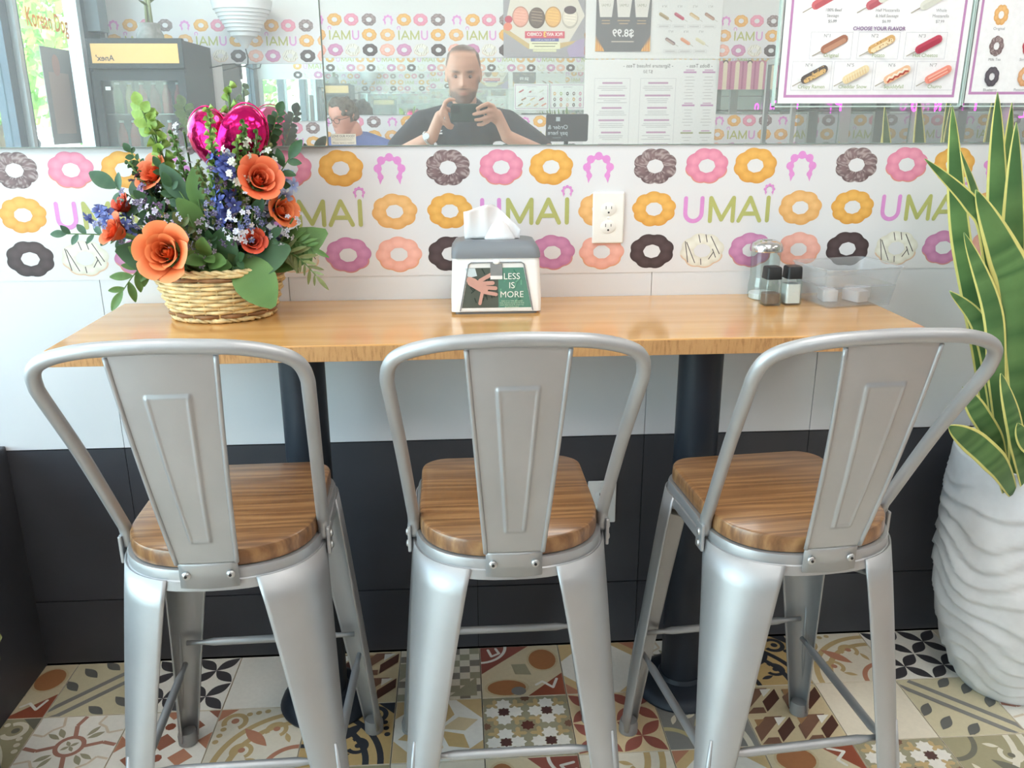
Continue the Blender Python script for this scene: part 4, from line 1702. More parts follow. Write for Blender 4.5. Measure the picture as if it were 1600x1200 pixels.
bigleaf('large glossy green leaf hanging over the front of the basket', (-.434, -.20, 1.066), (-.366, -.258, .978), 'mid', .34)
bigleaf('broad blue-green leaf in the upper middle left', (-.525, -.19, 1.17), (-.560, -.210, 1.242), 'blue', .24)
bigleaf('blue-green leaf folded under the upper broad one', (-.495, -.20, 1.12), (-.530, -.228, 1.178), 'mid', .28)
bigleaf('pale green leaf standing beside the upper broad one', (-.50, -.19, 1.15), (-.505, -.20, 1.235), 'mid', .24)
bigleaf('pointed leaf reaching right over the wallpaper lettering', (-.40, -.16, 1.03), (-.270, -.172, 1.112), 'mid', .26)
bigleaf('long leaf lying left above the basket rim', (-.54, -.19, 1.04), (-.662, -.22, 1.088), 'dark', .26)
bigleaf('leaf lying right above the basket rim', (-.43, -.20, 1.04), (-.335, -.215, 1.085), 'dark', .34)
bigleaf('leaf in the centre under the blue spike', (-.47, -.20, 1.03), (-.45, -.235, 1.12), 'dark', .34)


def bell_spike(label, base, tip, n, size, g, seed):
    """stem ringed with cupped green bells"""
    t_, o = stem_thing('green_flower_spike', label, 'flower', base, 'green bell flower spikes in the basket')
    rnd = random.Random(seed)
    pts = curve3(base, tip, .0, 12)
    MB().tube([p - o for p in pts], .0028, 6).into(t_, STEMG)
    lo, hi = Vector(s2l(GREENS[g][0])), Vector(s2l(GREENS[g][1]))
    rows, cols = [], []
    for i in range(6):
        t = i / 5
        row = []
        for k in range(13):
            a = 2 * pi * k / 12
            r = (.10 + .42 * t ** 1.3) * (1 + .10 * cos(a * 5) * t)
            row.append((r * cos(a), t, r * sin(a)))
            cols.append(tuple(lo.lerp(hi, .3 + .7 * t)))
        rows.append(row)
    key = 'bell' + g
    if key not in LEAFM:
        LEAFM[key] = MB().grid(rows, cols).mesh('bell', FRUIT, True)
    for k in range(n):
        t = .30 + .70 * (k + .5) / n
        i = min(10, int(t * 11))
        p = pts[i].lerp(pts[i + 1], t * 11 - i)
        a = k * 2.4
        d = (pts[i + 1] - pts[i]).normalized()
        s1 = d.orthogonal().normalized()
        s1.rotate(Matrix.Rotation(a, 3, d))
        aim(LEAFM[key], 'bell', t_, p, p + (s1 + d * .7).normalized() * size * (1.1 - .5 * t), 0, o)
    return t_


bell_spike('tall lime-green bell spike left of the balloon', (-.53, -.14, 1.01), (-.590, -.145, 1.330), 30, .030, 'lime', 1)
sprig('foliage_stem', 'bright lime leaves at the very top left of the bouquet', 'foliage', (-.575, -.15, 1.25), (-.605, -.15, 1.350), 7, .030, 'lime', G1, .42, 0, seed=31, start=.45)
bell_spike('lime bud cluster at the very top behind the balloon', (-.46, -.07, 1.01), (-.452, -.075, 1.388), 22, .026, 'lime', 2)
bell_spike('slender green snapdragon spike in front of the balloon', (-.463, -.20, 1.04), (-.462, -.205, 1.345), 40, .017, 'lime', 3)
bell_spike('green spike right of the balloon leaning right', (-.44, -.15, 1.02), (-.385, -.16, 1.300), 34, .016, 'mid', 4)
bell_spike('short green spike between the balloon and the upper rose', (-.44, -.16, 1.02), (-.415, -.20, 1.290), 30, .016, 'lime', 5)


def blossom_spike(label, name, base, tip, n, size, c0, c1, seed, group, spread=.02, start=.35):
    t_, o = stem_thing(name, label, 'flower', base, group)
    rnd = random.Random(seed)
    pts = curve3(base, tip, .0, 12)
    MB().tube([p - o for p in pts], .002, 6).into(t_, STEMG)
    key = ('bl', c0, c1)
    if key not in LEAFM:
        b = MB()
        lo, hi = Vector(s2l(c0)), Vector(s2l(c1))
        for k in range(5):
            a = 2 * pi * k / 5
            ca, sa = cos(a), sin(a)
            rows, cols = [], []
            for t, wd, z in ((.05, .08, 0), (.35, .26, .16), (.7, .32, .22), (1, .06, .10)):
                rows.append([(t * ca - w_ * sa, t * sa + w_ * ca, z + abs(w_) * .2) for w_ in (-wd, 0, wd)])
                cols += [tuple(lo.lerp(hi, t))] * 3
            b.grid(rows, cols)
        b.ink((240, 238, 230)).ball((0, 0, .12), .12, 6, 4)
        LEAFM[key] = b.mesh('blossom', FRUIT, True)
    for k in range(n):
        t = start + (1 - start) * (k + .5) / n
        i = min(10, int(t * 11))
        p = pts[i].lerp(pts[i + 1], t * 11 - i)
        dr = Vector((rnd.uniform(-1, 1), rnd.uniform(-1, .3), rnd.uniform(-.6, .8))).normalized()
        q = p + dr * spread * rnd.uniform(.6, 1.1)
        ob = place('blossom', LEAFM[key], t_)
        ob.matrix_local = Matrix.Translation(q - o) @ dr.to_track_quat('Z', 'Y').to_matrix().to_4x4() @ Matrix.Rotation(rnd.random() * 6, 4, 'Z') @ Matrix.Scale(size * rnd.uniform(.8, 1.15), 4)
    return t_


GB = 'blue delphinium spikes in the basket'
blossom_spike('deep blue delphinium spike in the centre of the bouquet', 'delphinium', (-.46, -.18, 1.03), (-.446, -.205, 1.268), 24, .019, (52, 62, 140), (104, 122, 196), 1, GB, .018, .45)
blossom_spike('blue delphinium reaching out at the left by the lettering', 'delphinium', ROOT, (-.716, -.165, 1.150), 16, .018, (66, 80, 158), (132, 152, 214), 2, GB, .018, .68)
blossom_spike('pale blue delphinium at the right edge by the lettering', 'delphinium', ROOT, (-.335, -.15, 1.205), 18, .017, (110, 128, 190), (180, 194, 226), 3, GB, .022, .55)
blossom_spike('blue delphinium low at the right between the roses', 'delphinium', ROOT, (-.362, -.165, 1.115), 14, .017, (84, 98, 170), (150, 166, 218), 4, GB, .02, .55)
blossom_spike('blue delphinium just under the upper right rose', 'delphinium', ROOT, (-.425, -.215, 1.175), 16, .018, (40, 46, 104), (88, 96, 160), 5, GB, .024, .4)
blossom_spike('violet-blue blossoms under the balloon', 'delphinium', ROOT, (-.44, -.17, 1.255), 12, .016, (120, 126, 180), (186, 190, 222), 9, GB, .024, .75)
GW = 'tiny white and lilac filler sprays in the basket'
blossom_spike('tiny white spray in the centre right of the bouquet', 'filler_spray', (-.45, -.19, 1.05), (-.405, -.235, 1.165), 42, .0062, (196, 196, 214), (238, 238, 246), 6, GW, .036, .3)
blossom_spike('lilac and white spray at the left above the big rose', 'filler_spray', (-.53, -.17, 1.06), (-.580, -.205, 1.165), 46, .0062, (150, 132, 164), (222, 216, 230), 7, GW, .034, .2)
blossom_spike('white blossoms beside the balloon at its left', 'filler_spray', (-.53, -.09, 1.10), (-.545, -.09, 1.300), 34, .0085, (196, 190, 196), (240, 238, 240), 8, GW, .026, .5)
blossom_spike('white and green blossoms across the lower balloon', 'filler_spray', (-.44, -.19, 1.12), (-.415, -.195, 1.280), 26, .0075, (206, 208, 190), (240, 240, 232), 10, GW, .032, .5)
blossom_spike('dark plum buds at the upper left of the bouquet', 'filler_spray', (-.56, -.15, 1.08), (-.610, -.165, 1.205), 20, .010, (92, 64, 100), (140, 110, 150), 11, GW, .024, .4)

for k_, (b0_, t0_, n_, sz_, ca_, cb_, sp_, nm_3) in enumerate((
        ((-.55, -.17, 1.08), (-.630, -.19, 1.185), 36, .008, (70, 60, 84), (150, 140, 168), .034, 'dark lilac spray left of the centre'),
        ((-.45, -.19, 1.08), (-.470, -.215, 1.225), 34, .008, (64, 56, 88), (132, 124, 160), .032, 'dark violet spray in front of the balloon base'),
        ((-.42, -.19, 1.06), (-.395, -.215, 1.150), 30, .008, (58, 60, 96), (124, 130, 176), .030, 'slate blue spray under the upper rose'),
        ((-.43, -.16, 1.10), (-.355, -.165, 1.255), 30, .008, (176, 178, 170), (228, 230, 220), .030, 'pale green-white spray at the upper right'),
        ((-.49, -.19, 1.05), (-.515, -.225, 1.150), 30, .007, (96, 88, 110), (196, 190, 206), .032, 'grey-lilac spray above the big rose'),
        ((-.60, -.16, 1.07), (-.690, -.18, 1.120), 24, .008, (84, 78, 110), (150, 150, 190), .026, 'lilac spray by the coral bud'),
        ((-.38, -.17, 1.05), (-.325, -.175, 1.135), 26, .007, (150, 150, 166), (220, 220, 230), .028, 'white spray at the right edge'))):
    blossom_spike(nm_3, 'filler_spray', b0_, t0_, n_, sz_, ca_, cb_, 60 + k_, GW, sp_, .05)
for k_, (b0_, t0_, n_, g_, nm_3) in enumerate((
        ((-.50, -.16, 1.05), (-.545, -.17, 1.300), 34, 'mid', 'thin green spike left in front of the balloon'),
        ((-.43, -.17, 1.10), (-.365, -.155, 1.275), 30, 'olive', 'thin olive spike at the upper right'),
        ((-.42, -.15, 1.10), (-.400, -.20, 1.320), 34, 'mid', 'thin green spike crossing the right lobe of the balloon'),
        ((-.54, -.15, 1.08), (-.640, -.15, 1.245), 28, 'dark', 'dark spike at the upper left'),
        ((-.45, -.18, 1.05), (-.492, -.21, 1.245), 30, 'olive', 'thin olive spike under the balloon'))):
    bell_spike(nm_3, b0_, t0_, n_, .014, g_, 30 + k_)

# ---- foil balloon
FOIL = mat('magenta_foil', (208, 26, 106), 0.17, metal=0.85, bump=(38, 0.3))
bl = thing('foil_balloon', 'shiny magenta heart-shaped foil balloon on a stick in the bouquet', 'balloon', (-.447, -.132, 1.00))
rows = []
N = 72
outl = []
for k in range(N):
    a = 2 * pi * k / N
    x = .080 * (sin(a) ** 3) * 1.05
    z = .0062 * (13 * cos(a) - 5 * cos(2 * a) - 2 * cos(3 * a) - cos(4 * a))
    outl.append((x, z))
rings = []
prof = [(1.0, 0)] + [(cos(t) ** .8 if cos(t) > 0 else 0, sin(t)) for t in [pi / 2 * i / 12 for i in range(1, 12)]] + [(0.02, 1.0)]
for sgn, pr in ((-1, prof[::-1]), (1, prof[1:])):
    for s_, h in pr:
        ring = []
        for k, (x, z) in enumerate(outl):
            pk = .0016 * sin(k * 2.6) * (1 if s_ > .6 else 0)     # seam puckers
            ring.append((x * s_, sgn * (.048 * h + pk), z * s_ * .98 + .006 * (1 - s_)))
        rings.append(ring)
hb = MB().loft(rings).build('heart_envelope', FOIL, bl, smooth=True, loc=(-.002, .014, .276), rot=(0, radians(-4), radians(-14)))
MB().tube([(x * 1.03, 0, z * 1.03) for x, z in outl], .0016, 5, closed=True).build('heat_sealed_seam', FOIL, hb, smooth=True)
MB().tube([(0, 0, 0), (-.003, .008, .20)], .002, 6).build('stick', WHITEPL, bl)

# ================================================================== posters on the front mirror


def corndog(q, x, z, L, ang, cols, stick=True, kind=None, seed=0):
    """printed corn dog: rounded bar with stick, lower left to upper right"""
    rnd = random.Random(seed)
    c, s_ = cos(ang), sin(ang)

    def T(a, b):
        return (x + a * c - b * s_, z + a * s_ + b * c)
    if stick:
        q.stroke([T(-.85 * L, 0), T(-.45 * L, 0)], L * .035, (176, 168, 156), False)
    q.up()
    h = L * .145
    q.stroke([T(-.36 * L, 0), T(.40 * L, 0)], h * 2, cols[0])
    q.up()
    q.stroke([T(-.34 * L, -h * .35), T(.38 * L, -h * .35)], h * 1.1, cols[1])
    q.up()
    if kind == 'half':
        q.stroke([T(.10 * L, 0), T(.40 * L, 0)], h * 2, (226, 226, 216))
        q.up()
    if kind in ('crumb', 'potato'):
        for k in range(34):
            a, b = rnd.uniform(-.42, .45) * L, rnd.uniform(-.8, .8) * h
            q.disc(*T(a, b), h * .16, h * .14, rnd.choice(cols), 6)
    elif kind == 'bands':
        for k in range(9):
            a = (-.38 + .1 * k) * L
            q.stroke([T(a, -h * .7), T(a + .03 * L, h * .7)], h * .16, (244, 234, 206), False)
    elif kind == 'stripe':
        q.stroke([T((-.38 + .1 * k) * L, h * (.35 if k % 2 else -.05)) for k in range(9)], h * .4, (246, 236, 224))
        q.up()
        q.stroke([T((-.38 + .1 * k) * L, -h * (.25 if k % 2 else .6)) for k in range(9)], h * .35, (176, 70, 62))
    elif kind == 'sugar':
        q.stroke([T(-.34 * L, h * .3), T(.36 * L, h * .3)], h * .3, (250, 196, 178))
        q.stroke([T(-.34 * L, -h * .4), T(.36 * L, -h * .4)], h * .25, (250, 196, 178))
    q.up()


PURP, GRN, GREYT = (196, 142, 190), (160, 176, 132), (150, 150, 154)


def sheet(name, label, cat, x, z0, w_, h_, q, y=-0.0095, group=None):
    """printed sheet behind a clear acrylic panel held on standoffs"""
    t_ = thing(name, label, cat, (x, y, z0), group=group)
    MB().box((0, 0.0, 0), (w_, 0.002, h_)).build('paper_sheet', mat('poster_paper', (246, 245, 248), .4), t_)
    q.build('printed_menu', INK, t_, loc=(0, -.0002, 0))
    e = MB()
    e.box((-.010, -.0022, -.008), (-.0065, .004, h_ + .008))
    e.box((w_ + .0065, -.0022, -.008), (w_ + .010, .004, h_ + .008))
    e.box((-.010, -.0022, -.008), (w_ + .010, .004, -.0055))
    e.build('acrylic_edge', mat('acrylic_edge', (206, 226, 220), .15, spec=.7), t_)
    for px_ in (.02, w_ - .02):
        for pz_ in (h_ - .02, h_ * .5):
            MB().lathe([(.004, 0), (.004, .0035)], 12).build('standoff', CHROME, t_, loc=(px_, .0055, pz_), rot=(pi / 2, 0, 0))
    return t_


W1, H1 = .408, .290
q = Ink()
q.rect(0, 0, W1, H1, (248, 247, 250)).up()
q.frame(.012, .012, W1 - .012, H1 - .012, .0055, PURP).up()
q.text('CHOOSE YOUR STYLE', W1 / 2, .255, .012, (126, 84, 142), .01)
for i, (t1, t2, t3, kk, cols) in enumerate((('100% Beef', 'Sausage', '$5.99', None, ((214, 120, 126), (200, 104, 112))), ('Half Mozzarella', '& Half Sausage', '$6.99', 'half', ((204, 116, 126), (190, 102, 112))), ('Whole', 'Mozzarella', '$7.99', None, ((228, 228, 218), (216, 216, 206))))):
    x = .088 + i * .118
    q.text('ABC'[i] + '.', x - .030, .232, .012, GREYT)
    corndog(q, x - .004, .208, .062, .50, cols, True, kk, i)
    q.text(t1, x + .016, .188, .0085, GREYT, 0, .055)
    q.text(t2, x + .016, .177, .0085, GREYT, 0, .055)
    q.text(t3, x + .016, .166, .0085, GREYT)
q.text('CHOOSE YOUR FLAVOR', W1 / 2 + .004, .1515, .0105, (126, 84, 142), .018)
names = ('Original', 'Potato', 'Hot Cheetos', 'Crispy Ramen', 'Cheddar Snow', 'Squiddyfall', 'Churro')
looks = ((((170, 118, 98), (196, 148, 124)), None), (((222, 178, 118), (244, 226, 190), (176, 124, 72)), 'potato'), (((196, 76, 98), (176, 60, 82)), None), (((104, 96, 96), (226, 190, 132), (150, 128, 108)), 'crumb'), (((240, 220, 178), (232, 206, 160)), 'bands'), (((240, 196, 160), (236, 184, 146)), 'stripe'), (((240, 152, 136), (232, 134, 118)), 'sugar'))
for i in range(7):
    if i < 3:
        x0, z0, w0, h0 = .060 + i * .104, .0905, .092, .0545
    else:
        x0, z0, w0, h0 = .0245 + (i - 3) * .0915, .0265, .087, .0595
    q.frame(x0, z0, x0 + w0, z0 + h0, .0008, (206, 206, 214))
    q.up()
    q.text('N°%d' % (i + 1), x0 + .036, z0 + h0 - .008, .0095, GREYT)
    corndog(q, x0 + w0 * .56, z0 + h0 * .54, .060, .48, looks[i][0], True, looks[i][1], i)
    q.text(names[i], x0 + w0 * .52, z0 + .0075, .0105, GRN, .006, w0 * .8)
sheet('menu_poster', 'white corn dog menu poster with purple border on the mirror', 'poster', .7045, 1.3525, W1, H1, q, group='menu posters on the front mirror')
q = Ink()
q.rect(0, 0, W1, H1, (248, 247, 250)).up()
q.frame(.006, .018, W1 - .012, H1 - .012, .0055, PURP).up()
q.text('MOCHI DONUTS', W1 / 2, .252, .013, (126, 84, 142), .012)
kinds_ = ('orange2', 'green', 'choc', 'crinkle', 'pink', 'crinkle', 'red', 'white', 'orange', 'mauve', 'grey', 'plain', 'peach', 'choc', 'pink')
nm_ = ('Original', 'Pistachio', 'Chocolate', 'Oreo', 'Ube', 'Milk Tea', 'Strawberry', 'Cookie', 'Mango', 'Taro', 'Blueberry', 'Passion Fruit', 'Guava', 'Mocha', 'Rose')
for i in range(15):
    x, z = .053 + (i % 5) * .075, .180 - (i // 5) * .0625
    q.donut(x, z, .0165, .021, kinds_[i], 8, i * .3, i)
    q.up()
    q.text(nm_[i], x, z - .0275, .008, GREYT, 0, .06)
sheet('menu_poster', 'white doughnut menu poster with purple border on the mirror at the right edge', 'poster', 1.1265, 1.3525, W1, H1, q, group='menu posters on the front mirror')

q = Ink()
q.rect(0, 0, .053, .0225, (232, 228, 216)).up()
q.text('LOVE OUR FOOD?', .0265, .0175, .0068, (130, 126, 122), .01, .048)
q.lines(.004, .049, .0125, 2, .0026, (190, 186, 178), .0009)
q.text('Please leave a review!', .0265, .0040, .0052, (140, 136, 130), 0, .046)
stk = q.build('mirror_sticker', INK, None, loc=(-.2635, -.0062, 1.2700), solid=0)
tag(stk, 'small cream review sticker in the lower corner of the mirror', 'sticker')

# ================================================================== back wall print
BY = YB + 0.0045


def backsheet(name, label, cat, xr, z0, w_, h_, q, y=BY, m=None):
    """local x runs from the viewer's left when facing the back wall, i.e. towards -X"""
    t_ = thing(name, label, cat, (xr, y, z0), (0, 0, pi))
    MB().box((0, 0, 0), (w_, 0.003, h_)).build('backing_board', m or mat('menu_board_white', (240, 241, 240), .45), t_)
    q.build('printed_face', INK, t_, loc=(0, -.0003, 0))
    return t_


# big white menu board (two boards, upper with posters, lower with tea list)
q = Ink()
W2 = .935
q.rect(0, 0, W2, .575, (240, 242, 242)).up()
q.text('- Signature Infused Teas -', W2 * .40 + .12, .535, .034, (120, 120, 124), .006)
q.text('$7.50', W2 * .40 + .12, .497, .030, (130, 130, 134))
q.text('- Boba Teas -', W2 * .145, .535, .034, (120, 120, 124), .006)
for cx in (.42, .74):
    q.frame(cx - .125, .0, cx + .125, .455, .002, (196, 198, 206))
    for k in range(6):
        z = .44 - k * .082
        q.rect(cx - .07 - .02 * (k % 2), z - .022, cx + .07 + .02 * (k % 2), z - .010, (196, 160, 190))
        q.lines(cx - .112, cx + .112, z - .038, 3, .0125, (198, 200, 204), .0045, k + int(cx * 10), .5)
for cx in (.068, .200):
    for z, n in ((.488, 8), (.270, 6), (.085, 3)):
        q.rect(cx - .045, z, cx + .045, z + .012, (200, 158, 196) if z > .2 else (170, 176, 140))
        q.rect(cx - .03, z + .016, cx + .03, z + .024, (212, 176, 206))
        q.lines(cx - .04, cx + .04, z - .025, n, .0205, (200, 200, 202), .004, int(z * 100), .5)
backsheet('menu_board', 'white drink menu board with tea lists, seen reversed in the mirror', 'menu board', 1.838, 1.098, W2, .575, q, BY + .004)
q = Ink()
q.rect(0, 0, W2, .62, (238, 240, 240)).up()
for r, (n, z) in enumerate(((4, .268), (3, .110))):
    for k in range(n):
        x = .085 + k * .105 + (0 if r == 0 else .055)
        corndog(q, x, z, .075, .52, (((176, 138, 124), (196, 158, 140)), ((216, 186, 140), (230, 206, 168)), ((204, 96, 122), (190, 80, 106)), ((190, 172, 138), (168, 150, 118)), ((232, 228, 198), (222, 216, 184)), ((236, 172, 140), (226, 156, 122)), ((150, 128, 132), (190, 168, 160)))[r * 4 + k], True, None, k)
        q.text('N°%d' % (r * 4 + k + 1), x, z + .062, .020, (168, 168, 170))
        q.frame(x - .045, z - .072, x + .045, z - .052, .0015, (200, 200, 204))
        q.rect(x - .034, z - .066, x + .034, z - .059, (206, 206, 208))
q.rect(.490, .044, .866, .62, (112, 112, 116)).up()
for k in range(3):
    x = .555 + k * .122
    q.poly([(x - .040, .262), (x + .040, .262), (x + .056, .400), (x - .056, .400)], (232, 230, 224))
    q.up()
    q.disc(x, .400, .057, .016, (214, 178, 140), 20)
    q.up()
    q.disc(x, .413, .05, .03, (226, 192, 150), 16)
    q.text('UMAI', x, .335, .026, (150, 152, 132))
    q.lines(x - .045, x + .045, .240, 2, .018, (196, 172, 140), .006, k, .4)
q.text('$8.99', .678, .160, .066, (244, 244, 244), .02)
q.lines(.60, .76, .108, 1, .02, (200, 190, 176), .008)
for sx in (-1, 1):
    for k in range(7):
        x = .678 + sx * (.182 - .008 * k)
        q.poly([(x - .008, .046), (x + .008, .046), (x + sx * .004, .046 + .105 - .013 * k)], ((236, 184, 104), (222, 150, 84))[k % 2])
backsheet('menu_board', 'white board with corn dog pictures and the dark eight dollar ninety-nine poster, seen reversed', 'menu board', 1.838, 1.680, W2, .62, q, BY + .004)

q = Ink()
W3, H3 = .550, .55
q.rect(0, 0, W3, H3, (170, 168, 172)).up()
q.poly([(0, .36), (.16, .44), (.40, .43), (.55, .36), (.55, .55), (0, .55)], (200, 190, 214)).up()
q.poly([(.0, .26), (.05, .36), (.28, .40), (.50, .37), (.54, .20), (.42, .08), (.12, .07)], (226, 220, 208)).up()
q.poly([(.01, .11), (.16, .055), (.38, .05), (.55, .16), (.55, .19), (.38, .085), (.16, .09)], (206, 180, 130)).up()
for k in range(12):
    q.stroke([(.02 + .035 * k, .46 + .02 * (k % 3)), (.045 + .035 * k, .44)], .006, (158, 140, 178))
for k, (x, kk, c) in enumerate(((.10, 'white', (232, 224, 208)), (.215, 'orange', (236, 184, 108)), (.325, 'choc', (112, 92, 80)), (.435, 'pink', (236, 170, 150)))):
    q.disc(x, .245 + .006 * (k % 2), .056, .066, tuple(int(v * .82) for v in c), 22)
    q.up()
    q.disc(x, .252, .050, .058, c, 22)
    q.up()
    for j in range(4):
        q.stroke([(x - .034, .225 + .018 * j), (x + .034, .232 + .018 * j)], .005, tuple(min(255, int(v * 1.1)) for v in c) if k != 2 else (172, 150, 132))
    q.up()
q.disc(.10, .295, .042, .026, (88, 70, 76), 16)
q.disc(.515, .235, .026, .024, (196, 70, 96), 14)
q.disc(.520, .190, .030, .026, (232, 136, 110), 14)
q.up(2)
q.rect(.135, .118, .405, .162, (214, 86, 104)).up()
q.text('PICK ANY', .205, .142, .030, (250, 240, 236), .02, .11)
q.text('3', .270, .141, .046, (248, 206, 96), .03)
q.text('COMBO', .340, .142, .030, (250, 240, 236), .02, .10)
q.rect(.175, .098, .365, .118, (98, 104, 164)).up()
q.text('Mix & match any flavors', .27, .108, .014, (236, 236, 244), 0, .17)
q.rect(.165, .050, .375, .097, (234, 234, 200)).up()
q.lines(.18, .36, .085, 2, .018, (140, 142, 120), .006)
q.rect(.19, .032, .35, .048, (222, 222, 184))
q.poly([(.0, .0), (.10, .0), (.12, .05), (.06, .10), (.0, .12)], (178, 164, 196)).up()
q.text('UMAI', .275, .475, .05, (198, 198, 170), .01)
backsheet('food_poster', 'photo poster of filled doughnuts with a red pick any three banner', 'poster', .896, 1.690, W3, H3, q, BY + .004, mat('poster_back', (120, 120, 124), .5))

# striped awning-like panel hung on the back mirror
q = Ink()
q.rect(0, 0, .43, .185, (196, 132, 158)).up()
for k in range(5):
    q.rect(.03 + k * .085, 0, .06 + k * .085, .185, (226, 214, 190))
    q.rect(.0 + k * .085, 0, .012 + k * .085, .185, (170, 104, 138))
    q.ring(.045 + k * .085, .172, .012, .02, (88, 82, 86) if k % 2 == 0 else (180, 128, 146), 14, 0, pi)
backsheet('striped_panel', 'pink and cream striped panel hanging high beside the menu board', 'panel', 2.262, 1.478, .43, .185, q, BY + .03)

# ================================================================== drinks cooler
BLK2 = mat('cooler_black', (34, 38, 42), .4)
fx0, fx1, fy0, fy1, fz = -2.165, -1.625, -3.60, -4.21, 1.775
fr_ = thing('drinks_cooler', 'tall black glass-door drinks cooler with orange sign band by the storefront', 'cooler', ((fx0 + fx1) / 2, (fy0 + fy1) / 2, 0))
ox, oy = (fx0 + fx1) / 2, (fy0 + fy1) / 2
hw, hd = (fx1 - fx0) / 2, (fy0 - fy1) / 2
c_ = MB()
c_.box((-hw, -hd, 0.04), (-hw + .035, hd - .03, fz)).box((hw - .035, -hd, 0.04), (hw, hd - .03, fz)).box((-hw + .035, -hd, .04), (hw - .035, -hd + .03, fz)).box((-hw + .035, -hd + .03, .04), (hw - .035, hd - .03, .16)).box((-hw + .035, -hd + .03, 1.60), (hw - .035, hd - .03, fz))
c_.build('cabinet', BLK2, fr_)
MB().box((-hw - .008, hd - .03, 1.615), (hw + .008, hd + .012, fz + .008)).build('sign_frame', BLK2, fr_, bevel=.004)
sg = MB().box((-hw + .02, hd + .012, 1.645), (hw - .02, hd + .016, fz - .022)).build('sign_band', mat('orange_sign', (226, 180, 110), .4, emit=(236, 190, 120), estr=.08), fr_)
q = Ink()
q.text('Anex\'', 0, 0, .045, (70, 62, 60), .02)
q.build('brand_lettering', INK, sg, loc=(-.175, hd + .0165, 1.672), rot=(0, 0, pi))
d_ = MB()
d_.box((-hw, hd - .03, .06), (-hw + .045, hd, 1.60)).box((hw - .045, hd - .03, .06), (hw, hd, 1.60)).box((-hw + .045, hd - .03, .06), (hw - .045, hd, .13)).box((-hw + .045, hd - .03, 1.55), (hw - .045, hd, 1.60))
dr = d_.build('door', BLK2, fr_)
MB().box((-hw + .045, hd - .018, .13), (hw - .045, hd - .012, 1.55)).build('door_glass', CASEGLASS, dr)
MB().tube([(hw - .03, hd + .0, .95), (hw - .03, hd + .03, .98), (hw - .03, hd + .03, 1.32), (hw - .03, hd, 1.35)], .008, 8).build('handle', DARKPL, dr)
MB().cbox((-hw + .085, hd + .001, 1.505), (.03, .003, .02)).build('thermostat', mat('pale_display', (230, 240, 236), .4), dr)
for z in (.45, .80, 1.12, 1.36):
    s_ = MB()
    for k in range(9):
        s_.tube([(-hw + .04, -hd + .05 + k * .055, z), (hw - .04, -hd + .05 + k * .055, z)], .0025, 5)
    for x in (-hw + .04, hw - .04):
        s_.tube([(x, -hd + .04, z), (x, hd - .06, z)], .004, 5)
    s_.build('wire_shelf', CHROME, fr_)
DRK = (((196, 60, 58), .26), ((206, 70, 60), .22), ((96, 140, 84), .24), ((214, 190, 110), .24), ((210, 66, 66), .22), ((150, 40, 48), .24))
k = 0
for z in (1.122, 1.362):
    for i in range(6):
        col_, h = DRK[(i + (2 if z > 1.3 else 0)) % 6]
        x = fx0 + .085 + i * .073
        t_ = thing('drink_bottle', '%s bottle, %s from the left on the %s cooler shelf' % (('red', 'red', 'green', 'yellow', 'bright red', 'dark red')[(i + (2 if z > 1.3 else 0)) % 6], ('first', 'second', 'third', 'fourth', 'fifth', 'sixth')[i], 'upper' if z > 1.3 else 'lower'), 'bottle', (x, -3.74, z + .002), group='bottles in the drinks cooler')
        h = .18 if z > 1.3 else .2
        MB().lathe([(.026, 0), (.028, .006), (.028, h * .55), (.022, h * .72), (.012, h * .84), (.012, h * .95)], 16).build('bottle_body', mat('drink_%d_%d_%d' % col_, col_, .25), t_, auto=50)
        MB().lathe([(.0145, h * .93), (.0145, h)], 12).build('bottle_cap', WHITEPL, t_)

# lucky bamboo on the cooler
pb = thing('bamboo_plant', 'lucky bamboo in a grey stone pot on top of the cooler', 'plant', (-1.905, -3.92, fz + .0005))
MB().lathe([(.080, 0), (.084, .01), (.080, .055), (.066, .085), (.066, .12), (.060, .12), (.058, .10)], 28).build('stone_pot', mat('grey_stone', (150, 150, 146), .85, noise=(30, .3)), pb, auto=40)
MB().lathe([(.058, .10), (.0001, .104)], 20).build('pebbles', SOIL, pb)
for x, y, h, ln in ((-.012, 0, .42, .02), (.022, .01, .36, -.01), (.004, -.02, .48, .0)):
    stt = MB().tube([(x, y, .10), (x + ln * .5, y, .10 + h * .5), (x + ln, y, .10 + h)], .010, 8).build('cane', mat('bamboo_green', (150, 156, 116), .5), pb, smooth=True)
    for k in range(4):
        a = k * 1.9 + x * 90
        aim(leaf_mesh('olive', .10, .3), 'leaf', stt, (x + ln * .4, y, .10 + h * (.3 + .17 * k)), (x + ln * .4 + .10 * cos(a), y + .06 * sin(a), .10 + h * (.3 + .17 * k) + .05))

# ribbed white uplighter with cord
ul = thing('wall_sconce', 'ribbed white bowl wall lamp with a black cord beside the cooler', 'wall lamp', (-1.372, YB + .20, 1.762))
prof = [(.012, .0), (.020, .012), (.050, .060), (.082, .075), (.088, .095)]
for k in range(7):
    r = .096 + .0125 * k
    prof += [(r, .100 + .021 * k), (r + .008, .104 + .021 * k), (r + .008, .112 + .021 * k)]
prof += [(.186, .262), (.190, .285), (.184, .285), (.17, .25)]
MB().lathe(prof, 48, cap=False).build('ribbed_bowl', mat('sconce_white', (226, 230, 234), .5), ul, auto=35)
MB().box((-.05, -.20, .15), (.05, -.10, .21)).build('wall_bracket', WHITEPL, ul)
MB().tube([(0, 0, .004), (.012, .0, -.05), (.002, -.02, -.095), (-.04, -.04, -.105), (-.09, -.05, -.088), (-.14, -.06, -.090), (-.245, -.03, -.112)], .004, 7).build('power_cord', DARKPL, ul, smooth=True)

